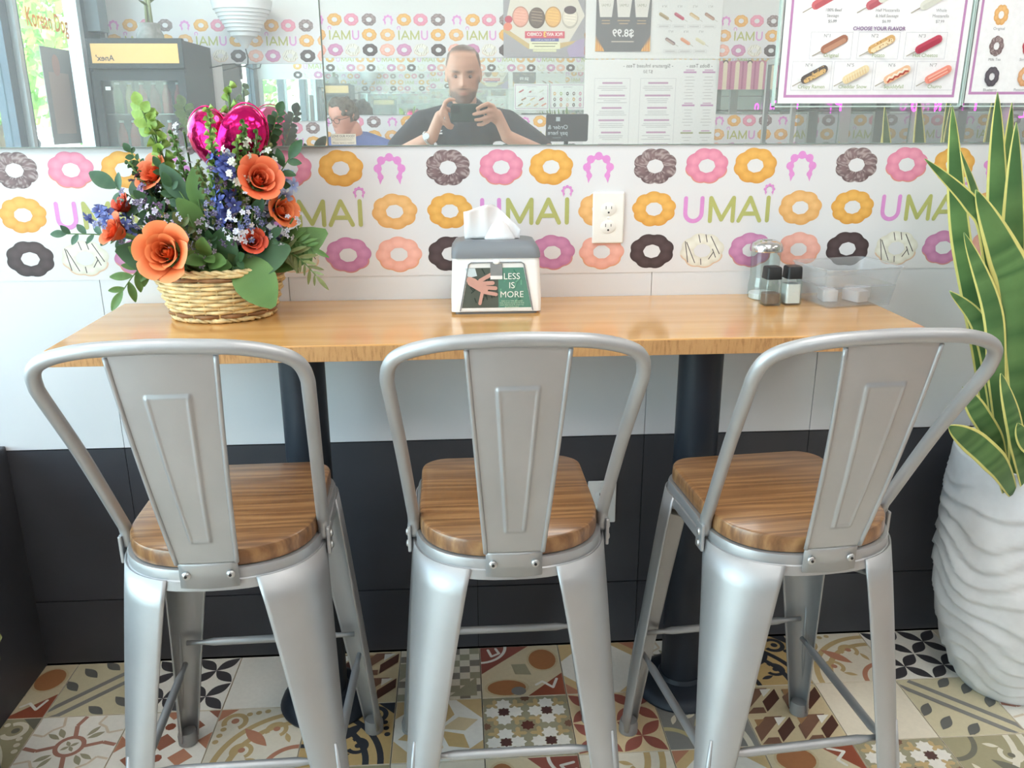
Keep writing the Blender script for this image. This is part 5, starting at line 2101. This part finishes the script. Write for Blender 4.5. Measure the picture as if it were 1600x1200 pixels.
# ================================================================== ordering terminal on a floor stand
tm = thing('payment_terminal', 'dark order-and-pay tablet on a slim stand, beside the photographer', 'tablet', (.662, -3.30, 0))
tb_ = MB().loft([[(x, -.006, z) for x, y, z in [(p[0], 0, p[1]) for p in [(a[0], a[1]) for a in rr(.124, .0775, .012, 0)]]], [(x, .006, z) for x, y, z in [(p[0], 0, p[1]) for p in [(a[0], a[1]) for a in rr(.124, .0775, .012, 0)]]]]).build('tablet', mat('tablet_black', (64, 68, 74), .35), tm, loc=(0, 0, 1.2445), rot=(-.12, 0, 0))
q = Ink()
q.text('Order &', .0, .004, .034, (190, 198, 206), .01)
q.text('pay here', .0, -.028, .034, (190, 198, 206), .01)
q.rect(-.012, .038, .012, .062, (190, 198, 206))
q.rect(-.02, -.058, .03, -.053, (120, 128, 136))
q.build('screen_lettering', INK, tb_, loc=(-.055, .0066, 0), rot=(0, 0, pi))
MB().tube([(0, -.012, 1.23), (0, -.04, 1.14), (0, -.04, .02)], .013, 10).build('stand_pole', DARKPL, tm, smooth=True)
MB().lathe([(.15, 0), (.15, .01), (.03, .022)], 32, (0, -.04, 0)).build('stand_base', DARKPL, tm, auto=40)

# ================================================================== glass display case at the back right
dc = thing('display_case', 'tall glass display case with steel posts at the back right', 'display case', (2.70, -3.25, 0))
STEEL = mat('brushed_steel', (176, 182, 180), .4, metal=.6)
MB().box((-.80, -.25, 0), (1.0, .22, .90)).build('base_cabinet', STEEL, dc, bevel=.004)
for x in (-.79, -.49, -.07, .46, .985):
    for y in (.21, -.24):
        wd = .012 if x < -.7 else .03
        MB().box((x - wd, y - .015, .90), (x + wd, y + .015, 1.62)).build('steel_post', STEEL, dc)
xs = (-.79, -.49, -.07, .46, .985)
for a_, b__ in zip(xs, xs[1:]):
    MB().box((a_ + .03, .208, .905), (b__ - .03, .213, 1.60)).build('glass_pane', CASEGLASS, dc)
MB().box((-.80, -.25, 1.60), (1.0, .22, 1.63)).build('case_top', STEEL, dc)
for z in (1.10, 1.335):
    MB().box((-.78, -.235, z), (.97, .19, z + .008)).build('glass_shelf', CASEGLASS, dc)
    MB().tube([(-.78, .19, z + .004), (.97, .19, z + .004)], .008, 8).build('shelf_rail', STEEL, dc)
# neon letters inside the case
NEON = mat('magenta_neon', (255, 80, 240), .4, emit=(255, 30, 230), estr=7.0)
ns_ = thing('neon_sign', 'magenta neon letters glowing above the glass case', 'neon sign', (2.62, -2.975, 1.40))
LET = {'L': [[(0, .06), (0, 0), (.03, 0)]], 'P': [[(0, 0), (0, .06), (.025, .055), (.028, .04), (.0, .032)]], 'O': [[(.015 + .015 * cos(a), .03 + .03 * sin(a)) for a in [2 * pi * k / 12 for k in range(13)]]], 'N': [[(0, 0), (0, .06), (.03, 0), (.03, .06)]], 'I': [[(0, 0), (0, .06)]]}
for ch, X, Z in (('L', 1.775, 1.385), ('P', 2.125, 1.335), ('O', 2.565, 1.335), ('N', 2.70, 1.335), ('I', 2.905, 1.335), ('L', 3.20, 1.300)):
    for st_ in LET[ch]:
        MB().tube([(-x + X - 2.62 + .03, 0, z + Z - 1.40) for x, z in st_], .0045, 8).build('neon_tube', NEON, ns_, smooth=True)
MB().tube([(-.86, -.006, .055), (.62, -.006, .055)], .003, 6).build('neon_rail', DARKPL, ns_)
for x in (-.6, 0, .5):
    MB().tube([(x, -.006, .055), (x, -.006, ZC - 1.40)], .0012, 5).build('hanging_wire', DARKPL, ns_)

# ================================================================== storefront lettering and the street
q = Ink()
q.text('Korean Dog', 0, 0, .135, (240, 178, 84), .022, .52)
kd = q.build('window_lettering', mat('orange_lettering', (222, 132, 40), .4), None, loc=(XL - .048, -3.545, 1.865), rot=(0, 0, -pi / 2))
tag(kd, 'orange handwritten-style lettering on the storefront window', 'lettering')
q = Ink()
q.umai(-.27, 0, .15)
um = q.build('window_lettering', INK, None, loc=(XL - .050, -2.3, 1.62), rot=(0, 0, pi / 2))
tag(um, 'pink and green shop lettering on the wide storefront pane', 'lettering')
pp = thing('window_poster', 'grey poster fixed inside the storefront pane, seen from behind', 'poster', (XL - .035, -3.55, 1.19))
MB().box((-.002, -.19, 0), (.002, .19, .535)).build('poster_sheet', mat('poster_reverse', (150, 156, 160), .6), pp)
q = Ink()
q.rect(-.13, .06, .13, .40, (172, 160, 158)).up()
q.disc(.02, .44, .05, .06, (178, 150, 146), 16)
q.build('poster_print', INK, pp, loc=(.0028, 0, 0), rot=(0, 0, pi / 2))

struct(MB().box((-90, -110, -.25), (XL - .16, 40, -.12)).build('ground_pavement', mat('pale_concrete', (206, 204, 200), .85, noise=(.4, .08))), 'pale pavement and street outside')
LEAFY = inkmat('tree_ink', .6)


def tree(x, y, h, r, label, seed, nl=2600):
    t_ = thing('street_tree', label, 'tree', (x, y, -.12), group='street trees outside the window')
    rnd = random.Random(seed)
    MB().tube([(0, 0, 0), (.06, .04, h * .3), (.0, .1, h * .62)], [.20, .16, .10], 10).build('trunk', mat('bark', (96, 82, 70), .9, noise=(8, .3)), t_, smooth=True)
    b_ = MB()
    for k in range(nl):
        a, cz = rnd.uniform(0, 2 * pi), rnd.uniform(-1, 1)
        rad = r * rnd.uniform(.35, 1) ** .4
        s1 = sqrt(1 - cz * cz)
        c = Vector((rad * s1 * cos(a), rad * s1 * sin(a), h * .56 + rad * cz * h * .44 / r))
        s_ = rnd.uniform(.10, .24)
        n = Vector((rnd.uniform(-1, 1), rnd.uniform(-1, 1), rnd.uniform(-.3, 1))).normalized()
        u = n.orthogonal().normalized() * s_
        v = n.cross(u)
        b_.ink(rnd.choice(((112, 160, 66), (138, 182, 84), (92, 138, 62), (166, 200, 104))))
        b_.add([c - u, c - v * .6, c + u, c + v * .6], [(0, 1, 2, 3)])
    cr_ = b_.build('crown', LEAFY, t_)
    cr_['kind'] = 'stuff'
    return t_


tree(-9.4, -21.5, 7.5, 2.7, 'leafy green street tree nearest the storefront', 1)
tree(-14.8, -27.5, 8.0, 2.7, 'leafy green street tree behind the window poster', 2)
tree(-18.5, -33.0, 8.5, 2.9, 'leafy green street tree at the left of the window view', 3)
tree(-26.5, -40.0, 10.0, 3.4, 'leafy green street tree beyond the white car', 4)
tree(-12.0, -35.0, 9.5, 3.6, 'tall street tree far behind the others', 5)

car = thing('parked_car', 'white parked car across the street outside', 'car', (-24.0, -46.0, -.12), (0, 0, radians(-28)))
prof = [(-2.2, .35), (-2.25, .75), (-2.0, .92), (-1.2, 1.0), (-.7, 1.48), (.9, 1.50), (1.6, 1.02), (2.15, .90), (2.2, .35)]
MB().loft([[(x, y, z) for x, z in prof] for y in (-.85, .85)]).build('car_body', mat('car_white', (236, 236, 236), .25), car, bevel=.05)
MB().loft([[(x, y, z) for x, z in ((-1.05, 1.03), (-.62, 1.42), (.82, 1.43), (1.38, 1.03))] for y in (-.865, .865)]).build('car_windows', mat('car_glass', (60, 70, 78), .15), car)
for x in (-1.4, 1.4):
    for y in (-.8, .8):
        MB().lathe([(.14, -.1), (.33, -.1), (.33, .1), (.14, .1)], 20).build('wheel', mat('tyre', (50, 50, 54), .8), car, loc=(x, y, .33), rot=(pi / 2, 0, 0), auto=40)

# ================================================================== people


def fuse(mb, voxel, smooth_it=4):
    """union of overlapping closed shapes as one continuous skin"""
    me = mb.mesh('skin_source')
    o = bpy.data.objects.new('skin_source', me)
    COL.objects.link(o)
    md = o.modifiers.new('r', 'REMESH')
    md.mode = 'VOXEL'
    md.voxel_size = voxel
    sm = o.modifiers.new('s', 'SMOOTH')
    sm.factor = .5
    sm.iterations = smooth_it
    dg = bpy.context.evaluated_depsgraph_get()
    out = bpy.data.meshes.new_from_object(o.evaluated_get(dg))
    bpy.data.objects.remove(o)
    bpy.data.meshes.remove(me)
    for a in list(out.color_attributes):
        out.color_attributes.remove(a)
    out.polygons.foreach_set('use_smooth', [True] * len(out.polygons))
    return out


def paint(me, fn):
    a = me.color_attributes.new('ink', 'FLOAT_COLOR', 'POINT')
    flat = []
    for v in me.vertices:
        c = fn(v.co)
        flat += [c[0], c[1], c[2], 1]
    a.data.foreach_set('color', flat)


def lerp_tab(tab, x):
    for (a, va), (b, vb) in zip(tab, tab[1:]):
        if x <= b:
            t = (x - a) / (b - a)
            t = t * t * (3 - 2 * t)
            return va + (vb - va) * t
    return tab[-1][1]


def add_head(mb, M, H=.235, full=1.0):
    """head with face: local y forward, z up, origin mid-head; M places it"""
    W = [(-1, .026), (-.9, .040), (-.7, .055), (-.4, .064), (0, .0715), (.35, .075), (.65, .068), (.85, .050), (.95, .030), (1, .004)]
    Fr = [(-1, .070), (-.9, .084), (-.7, .086), (-.4, .087), (0, .086), (.35, .090), (.65, .078), (.85, .054), (.95, .032), (1, .004)]
    Bk = [(-1, .0), (-.9, .012), (-.7, .045), (-.4, .074), (0, .094), (.35, .099), (.65, .087), (.85, .060), (.95, .034), (1, .004)]
    rings = []
    NA_, NZ_ = 56, 44
    for j in range(NZ_ + 1):
        t = -1 + 2 * j / NZ_
        w_, f_, b_ = lerp_tab(W, t) * full, lerp_tab(Fr, t), lerp_tab(Bk, t)
        row = []
        for i in range(NA_):
            a = 2 * pi * i / NA_
            sx, cy = sin(a), cos(a)
            x = w_ * math.copysign(abs(sx) ** .9, sx)
            y = (f_ if cy > 0 else b_) * math.copysign(abs(cy) ** .9, cy)
            if cy > 0:
                g = lambda cx, cz, sx_, sz_: math.exp(-((x - cx) / sx_) ** 2 - ((t - cz) / sz_) ** 2)
                y += .020 * g(0, -.22, .0105, .13) + .012 * g(0, -.02, .008, .2) + .009 * g(0, -.28, .017, .055)       # nose
                y += .008 * (g(.03, .15, .02, .06) + g(-.03, .15, .02, .06))                                      # brow
                y -= .011 * (g(.031, .015, .015, .085) + g(-.031, .015, .015, .085))                                # sockets
                y += .006 * g(0, -.52, .022, .05) + .006 * g(0, -.61, .018, .05) - .004 * g(0, -.565, .03, .02)    # lips
                y += .006 * g(0, -.88, .022, .1)                                                                   # chin
            row.append(M @ Vector((x, y, t * H / 2)))
        rings.append(row)
    mb.loft(rings)
    for sx in (-1, 1):
        e = MB().ball((0, 0, 0), 1, 12, 10)
        mb.add([M @ Vector((sx * (.0745 * full + .003 * v[0]), -.006 + .017 * v[1], -.004 + .031 * v[2])) + (M.to_3x3() @ Vector((sx * .006 * v[1] * -1, 0, 0))) for v in [tuple(p) for p in e.v]], e.f)
    return mb


def chain(mb, pts, rs, n=14):
    for i in range(len(pts) - 1):
        mb.capsule(pts[i], pts[i + 1], rs[i], rs[i + 1], n)
    return mb


def eyes(parent, M, org, lids=.6):
    EYE = mat('eye_white', (128, 104, 94), .35)
    IRIS = mat('iris', (60, 44, 36), .2)
    for sx in (-1, 1):
        c = M @ Vector((sx * .0305, .0672, -.0015)) - org
        e = MB().ball(c, .0098, 14, 10).build('eye', EYE, parent, smooth=True)
        d = (M.to_3x3() @ Vector((0, .84, -.54))).normalized()
        MB().ball(c + d * .0066, .0046, 10, 8).build('iris', IRIS, e, smooth=True)


FTRANS = Matrix((R2, U2, FWD)).transposed()          # phone frame: right, up, towards the mirror


def ph(u, v, w_):
    return CAM + FTRANS @ Vector((u, v, w_ - .005))


# ---- phone
pho = thing('phone', 'dark green phone held level in both hands', 'phone', tuple(ph(.0675, -.009, -.004)))
pm = FTRANS.to_4x4()
pho.matrix_world = Matrix.Translation(ph(.0675, -.009, -.004)) @ pm
loops = []
for z in (-.0039, -.003, .003, .0039):
    k = .0015 if abs(z) > .0035 else 0
    loops.append([(x, y, z) for x, y, _ in rr(.0805 - k, .039 - k, .011, 0, 6)])
MB().loft(loops).build('phone_body', mat('phone_green', (44, 66, 60), .35, metal=.2), pho, auto=40)
cb = MB().loft([[(x, y, z) for x, y, _ in rr(.0185, .0185, .006, 0, 5)] for z in (.0035, .0048)]).build('camera_bump', mat('phone_bump', (38, 54, 50), .3), pho, loc=(-.0585, .0165, 0))
for x, y in ((-.0085, -.008), (-.0085, .0085), (.0085, 0)):
    if not (x < 0 and y > 0):
        MB().lathe([(.0062, .0046), (.0062, .0052), (.004, .0052)], 18, (x, y, 0)).build('lens', DARKPL, cb)
MB().loft([[(x, y, z) for x, y, _ in rr(.077, .0355, .009, 0, 6)] for z in (-.0042, -.0039)]).build('screen', mat('phone_screen', (30, 32, 36), .15), pho)

# ---- photographer
PO = Vector((.055, -2.33, 0))
pg = thing('person', 'man in a black t-shirt holding up a phone, reflected in the mirror', 'person', tuple(PO))
HM = Matrix.Translation((.047, -2.175, 1.497)) @ Matrix.Rotation(radians(-9), 4, 'X') @ Matrix.Rotation(radians(2), 4, 'Z')
body = MB()
add_head(body, HM, .250, 1.05)
chain(body, [(.05, -2.235, 1.40), (.052, -2.30, 1.30)], [.056, .062])
chain(body, [(.05, -2.31, 1.27), (.052, -2.34, 1.05), (.054, -2.35, .90)], [.115, .12, .125])
lw, le, ls = (-.098, -1.990, 1.232), (-.315, -2.10, 1.105), (-.140, -2.31, 1.275)
rw, re_, rs_ = (.232, -2.000, 1.232), (.485, -2.10, 1.105), (.245, -2.31, 1.275)
for s_, e_, w_ in ((ls, le, lw), (rs_, re_, rw)):
    chain(body, [s_, e_, w_], [.058, .046, .0285])
chain(body, [(.0, -2.35, .9), (-.04, -2.33, .48), (-.05, -2.36, .08)], [.085, .06, .04])
chain(body, [(.11, -2.35, .9), (.15, -2.33, .48), (.16, -2.36, .08)], [.085, .06, .04])


def hand(mb, wrist, palm, knuckles, fingers, thumb):
    wrist = Vector(wrist)
    ks = [ph(*k) for k in knuckles]
    pc = ph(*palm)
    mb.capsule(wrist, pc, .027, .024)
    for k in ks:
        mb.capsule(wrist.lerp(pc, .55), k, .017, .0125)
    for a, b_ in zip(ks, ks[1:]):
        mb.capsule(a, b_, .012, .012)
    for k, f in zip(ks, fingers):
        chain(mb, [k] + [ph(*p) for p in f], [.0105, .0098, .0088, .0078][:len(f) + 1], 12)
    chain(mb, [wrist.lerp(pc, .7)] + [ph(*p) for p in thumb], [.016, .0125, .0105, .009][:len(thumb) + 1], 12)


hand(body, rw, (.190, -.022, -.022), [(.168, .018, -.008), (.172, .000, -.004), (.170, -.018, -.004), (.164, -.034, -.008)],
     [[(.146, .034, .008), (.120, .026, .012), (.100, .014, .011)], [(.146, .006, .013), (.112, -.004, .013), (.086, -.010, .011)], [(.144, -.022, .013), (.114, -.032, .013), (.094, -.034, .011)], [(.146, -.044, .006), (.124, -.056, .004), (.106, -.058, .002)]],
     [(.170, .002, -.034), (.150, -.002, -.030), (.128, -.008, -.022)])
hand(body, lw, (-.058, -.030, -.024), [(-.042, .008, -.014), (-.046, -.010, -.010), (-.047, -.028, -.010), (-.046, -.044, -.014)],
     [[(-.034, .034, -.014), (-.016, .046, -.012), (.002, .045, -.010)], [(-.034, -.006, -.006), (-.026, -.030, -.004), (-.020, -.048, -.008)], [(-.036, -.034, -.006), (-.020, -.058, -.006), (-.004, -.066, -.010)], [(-.038, -.056, -.010), (-.022, -.074, -.012), (-.008, -.078, -.014)]],
     [(-.038, .000, -.038), (-.016, -.006, -.032), (.006, -.010, -.024)])
bm_ = fuse(body, .0042, 3)
HMi = HM.inverted()
SK1, SK2, BRD, HAIR1, LIP = [Vector(s2l(c)) for c in ((204, 154, 130), (176, 122, 100), (72, 58, 52), (54, 46, 42), (164, 98, 90))]


def col_photog(co):
    h = HMi @ co
    c = SK1.copy()
    t = h.z / .125
    if t > -1.2 and abs(h.x) < .1 and -.12 < h.y < .125 and co.z > 1.34:
        def g(cx, cz, sx, sz):
            return math.exp(-((h.x - cx) / sx) ** 2 - ((t - cz) / sz) ** 2)
        if h.y > .02:
            c = c.lerp(SK2, min(1, .6 * (g(.045, -.25, .022, .2) + g(-.045, -.25, .022, .2)) + .7 * (g(.031, .0, .015, .06) + g(-.031, .0, .015, .06))))
            b_ = max(0, min(1, (-.40 - t) * 6)) * (1 - .9 * g(0, -.56, .022, .07))
            side = max(0, min(1, (abs(h.x) - .050) * 60)) * max(0, min(1, (.0 - t) * 5))
            c = c.lerp(BRD, .80 * max(b_, side * .8))
            c = c.lerp(BRD, .85 * g(0, -.42, .026, .035))
            c = c.lerp(LIP, .8 * g(0, -.58, .018, .045))
            c = c.lerp(HAIR1, .9 * (g(.031, .165, .018, .045) + g(-.031, .165, .018, .045)))
            c = c.lerp(HAIR1, .75 * (g(.031, -.03, .013, .022) + g(-.031, -.03, .013, .022)))
            hl = .66 + .10 * (1 - (h.x / .07) ** 2) - max(0, (abs(h.x) - .055) * 22)
            c = c.lerp(HAIR1, max(0, min(.85, (t - hl) * 7)))
        else:
            if t > -.35 and abs(h.x) < .0735:
                c = c.lerp(HAIR1, .85)
    return c


paint(bm_, col_photog)
for v in bm_.vertices:
    v.co -= PO
bm_.materials.append(SKIN)
bo = place('body', bm_, pg)
eyes(pg, HM, PO)
SHIRT = mat('black_tshirt', (52, 54, 60), .85, noise=(30, .12), bump=(14, .25))
sh = MB()
chain(sh, [(.05, -2.305, 1.285), (.052, -2.34, 1.05), (.054, -2.35, .84)], [.128, .140, .148])
chain(sh, [ls, (-.01, -2.31, 1.285)], [.072, .095])
chain(sh, [rs_, (.11, -2.31, 1.285)], [.072, .095])
for s_, e_ in ((ls, le), (rs_, re_)):
    s_, e_ = Vector(s_), Vector(e_)
    chain(sh, [s_, s_.lerp(e_, .60)], [.074, .066])
sm_ = fuse(sh, .008, 6)
for v in sm_.vertices:
    v.co -= PO
sm_.materials.append(SHIRT)
so = place('tshirt', sm_, pg)
q = Ink()
for k in range(3):
    x = -.016 + k * .011
    q.poly([(x, 0), (x + .009, 0), (x + .002 + .003 * k, .006 + .008 * k), (x - .005 + .003 * k, .004 + .008 * k)], (235, 235, 235))
q.rect(-.02, -.008, .024, -.003, (235, 235, 235))
q.build('chest_logo', INK, so, loc=(-.080 - PO.x, -2.178 - PO.y, 1.250), rot=(-.1, 0, pi)).scale = (1.3, 1, 1.4)
TROU = mat('dark_trousers', (52, 56, 68), .85)
tr = MB()
chain(tr, [(.055, -2.35, .92), (.0, -2.35, .86), (-.04, -2.33, .48), (-.05, -2.36, .09)], [.135, .10, .072, .058])
chain(tr, [(.055, -2.35, .92), (.11, -2.35, .86), (.15, -2.33, .48), (.16, -2.36, .09)], [.135, .10, .072, .058])
tm_ = fuse(tr, .010, 4)
for v in tm_.vertices:
    v.co -= PO
tm_.materials.append(TROU)
place('trousers', tm_, pg)
for x in (-.05, .16):
    s2 = MB()
    chain(s2, [(x, -2.39, .045), (x, -2.22, .036)], [.043, .034])
    me = fuse(s2, .007, 3)
    for v in me.vertices:
        v.co -= PO
        v.co.z = max(v.co.z, 0)
    me.materials.append(mat('dark_shoe', (60, 58, 58), .6))
    place('shoe', me, pg)
wv = (Vector(lw) - Vector(le)).normalized()
wc = Vector(lw) - wv * .02 - PO
n1 = wv.orthogonal().normalized()
n2 = wv.cross(n1)
wt = MB().tube([wc + (n1 * cos(a) + n2 * sin(a)) * .031 for a in [2 * pi * k / 24 for k in range(24)]], .006, 8, closed=True).build('watch_strap', CHROME, pg, smooth=True)
dd = Vector((-.25, .9, .35)).normalized()
MB().lathe([(.015, .0), (.0155, .004), (.014, .006)], 20).build('watch_face', mat('watch_face', (220, 224, 228), .25), wt, loc=wc + dd * .031, rot=dd.to_track_quat('Z', 'Y').to_euler())
rg = (ph(-.047, -.028, -.010).lerp(ph(-.036, -.034, -.006), .7)) - PO
MB().tube([rg + Vector((0, .0095 * cos(a), .0095 * sin(a))) for a in [2 * pi * k / 16 for k in range(16)]], .0016, 6, closed=True).build('ring', CHROME, pg, smooth=True)

# ---- seated man in blue
QO = Vector((-.66, -3.86, 0))
pm2 = thing('person', 'grey-haired man in glasses and a blue shirt, seated by the far wall', 'person', tuple(QO))
HM2 = Matrix.Translation((-.690, -3.76, 1.312)) @ Matrix.Rotation(radians(38), 4, 'Z') @ Matrix.Rotation(radians(-16), 4, 'X')
b2 = MB()
add_head(b2, HM2, .228, .98)
chain(b2, [(-.645, -3.80, 1.23), (-.635, -3.84, 1.14)], [.060, .068])
chain(b2, [(-.635, -3.85, 1.08), (-.645, -3.87, .86), (-.65, -3.86, .76)], [.13, .135, .14])
for sx in (-1, 1):
    shd = (-.635 + sx * .185, -3.85, 1.09)
    chain(b2, [shd, (-.64 + sx * .24, -3.80, .88), (-.65 + sx * .12, -3.58, .82)], [.06, .046, .03])
    hx = -.65 + sx * .12
    chain(b2, [(hx, -3.58, .82), (hx - sx * .02, -3.51, .80)], [.03, .03])
    for k in range(4):
        fx_ = hx - sx * .02 + (k - 1.5) * .018
        chain(b2, [(fx_, -3.50, .80), (fx_, -3.455, .793), (fx_, -3.425, .780)], [.011, .0095, .008], 8)
    chain(b2, [(hx - sx * .03, -3.53, .80), (hx - sx * .062, -3.49, .795)], [.013, .009], 8)
    chain(b2, [(-.65 + sx * .09, -3.85, .75), (-.65 + sx * .13, -3.47, .70), (-.65 + sx * .13, -3.50, .32)], [.085, .062, .042])
m2 = fuse(b2, .006, 3)
HM2i = HM2.inverted()
SKA, SKB, HG = [Vector(s2l(c)) for c in ((214, 158, 140), (192, 132, 116), (112, 108, 100))]


def col_man2(co):
    h = HM2i @ co
    c = SKA.copy()
    t = h.z / .118
    if co.z > 1.18 and abs(h.x) < .1:
        if h.y > .015:
            g = lambda cx, cz, sx, sz: math.exp(-((h.x - cx) / sx) ** 2 - ((t - cz) / sz) ** 2)
            c = c.lerp(SKB, min(1, .6 * (g(.045, -.3, .022, .25) + g(-.045, -.3, .022, .25)) + .5 * g(0, -.58, .03, .05)))
            c = c.lerp(HG, .7 * (g(.031, .17, .017, .035) + g(-.031, .17, .017, .035)))
            if t > .60:
                c = c.lerp(HG, min(1, (t - .60) * 8))
        elif t > -.3 and abs(h.x) < .0745:
            c = HG.copy()
    return c


paint(m2, col_man2)
for v in m2.vertices:
    v.co -= QO
m2.materials.append(SKIN)
place('body', m2, pm2)
eyes(pm2, HM2, QO)
hb2 = MB()
for k in range(260):                      # short combed hair, one cap of locks
    rnd = random.Random(k)
    a, t = rnd.uniform(0, 2 * pi), rnd.uniform(.05, 1)
    x, y, z = .066 * sin(a) * sqrt(max(0, 1 - (t * .9) ** 2)), .088 * cos(a) * sqrt(max(0, 1 - (t * .9) ** 2)) - .006, .005 + .103 * t
    if y > .050 and z < .078:
        continue
    if y < -.01:
        z -= .05 * rnd.random()
    hb2.ball(HM2 @ Vector((x, y, z)) - QO, rnd.uniform(.016, .024), 8, 6, 1, 1, .8)
hm_ = fuse(hb2, .006, 3)
hm_.materials.append(mat('grey_hair', (104, 100, 92), .7, noise=(60, .35), bump=(60, .5)))
place('hair', hm_, pm2)
gl = MB()
for sx in (-1, 1):
    c = HM2 @ Vector((sx * .032, .098, -.002)) - QO
    ax, az = HM2.to_3x3() @ Vector((1, 0, 0)), HM2.to_3x3() @ Vector((0, 0, 1))
    gl.tube([c + ax * .024 * cos(a) + az * .017 * sin(a) for a in [2 * pi * k / 20 for k in range(20)]], .0019, 6, closed=True)
    gl.tube([HM2 @ Vector(p) - QO for p in ((sx * .055, .094, .003), (sx * .078, .06, .004), (sx * .083, .0, .004))], .0019, 6)
gl.tube([HM2 @ Vector(p) - QO for p in ((-.009, .102, .001), (.009, .102, .001))], .0018, 6)
gl.build('glasses', mat('dark_frame', (80, 62, 60), .3), pm2, smooth=True)
bs = MB()
chain(bs, [(-.635, -3.85, 1.085), (-.645, -3.87, .88), (-.65, -3.86, .72)], [.142, .152, .160])
for sx in (-1, 1):
    shd = (-.635 + sx * .190, -3.85, 1.095)
    chain(bs, [(-.635 + sx * .06, -3.85, 1.12), shd, (-.638 + sx * .235, -3.815, .94)], [.10, .078, .072])
bsm = fuse(bs, .009, 5)
for v in bsm.vertices:
    v.co -= QO
bsm.materials.append(mat('blue_shirt', (92, 108, 158), .85, noise=(30, .08), bump=(14, .2)))
place('tshirt', bsm, pm2)
t3 = MB()
for sx in (-1, 1):
    chain(t3, [(-.65, -3.86, .76), (-.65 + sx * .09, -3.85, .76), (-.65 + sx * .13, -3.47, .705), (-.65 + sx * .13, -3.50, .34)], [.12, .10, .075, .058])
t3m = fuse(t3, .010, 4)
for v in t3m.vertices:
    v.co -= QO
t3m.materials.append(TROU)
place('trousers', t3m, pm2)
for sx in (-1, 1):
    s2 = MB()
    chain(s2, [(-.65 + sx * .13, -3.53, .29), (-.65 + sx * .13, -3.38, .28)], [.042, .034])
    me = fuse(s2, .008, 3)
    for v in me.vertices:
        v.co -= QO
    me.materials.append(mat('dark_shoe', (60, 58, 58), .6))
    place('shoe', me, pm2)
st4 = copy_tree(st1)
st4.location = (-.65, -3.84, 0)
st4.rotation_euler = (0, 0, 0)
st4['label'] = 'silver metal bar stool under the seated man by the far wall'

# ---- little succulent at the foot of the ledge, mostly beyond the left edge of the photo
sc_ = thing('potted_succulent', 'small grey-green succulent peeking in at the left edge by the black ledge', 'plant', (-.985, -.455, 0))
MB().lathe([(.030, 0), (.036, .004), (.040, .33), (.036, .33), (.034, .31)], 20).build('slim_pot', DARKPL, sc_, auto=40)
MB().lathe([(.034, .312), (.0001, .316)], 16).build('soil', SOIL, sc_)
for k in range(14):
    a = k * 2.4
    r = .050 + .0020 * k
    aim(leaf_mesh('olive', .34, .1, .3), 'leaf', sc_, (.006 * cos(a), .006 * sin(a), .312 + .002 * k), (r * 1.25 * cos(a), r * 1.25 * sin(a), .340 + .004 * (14 - k)))
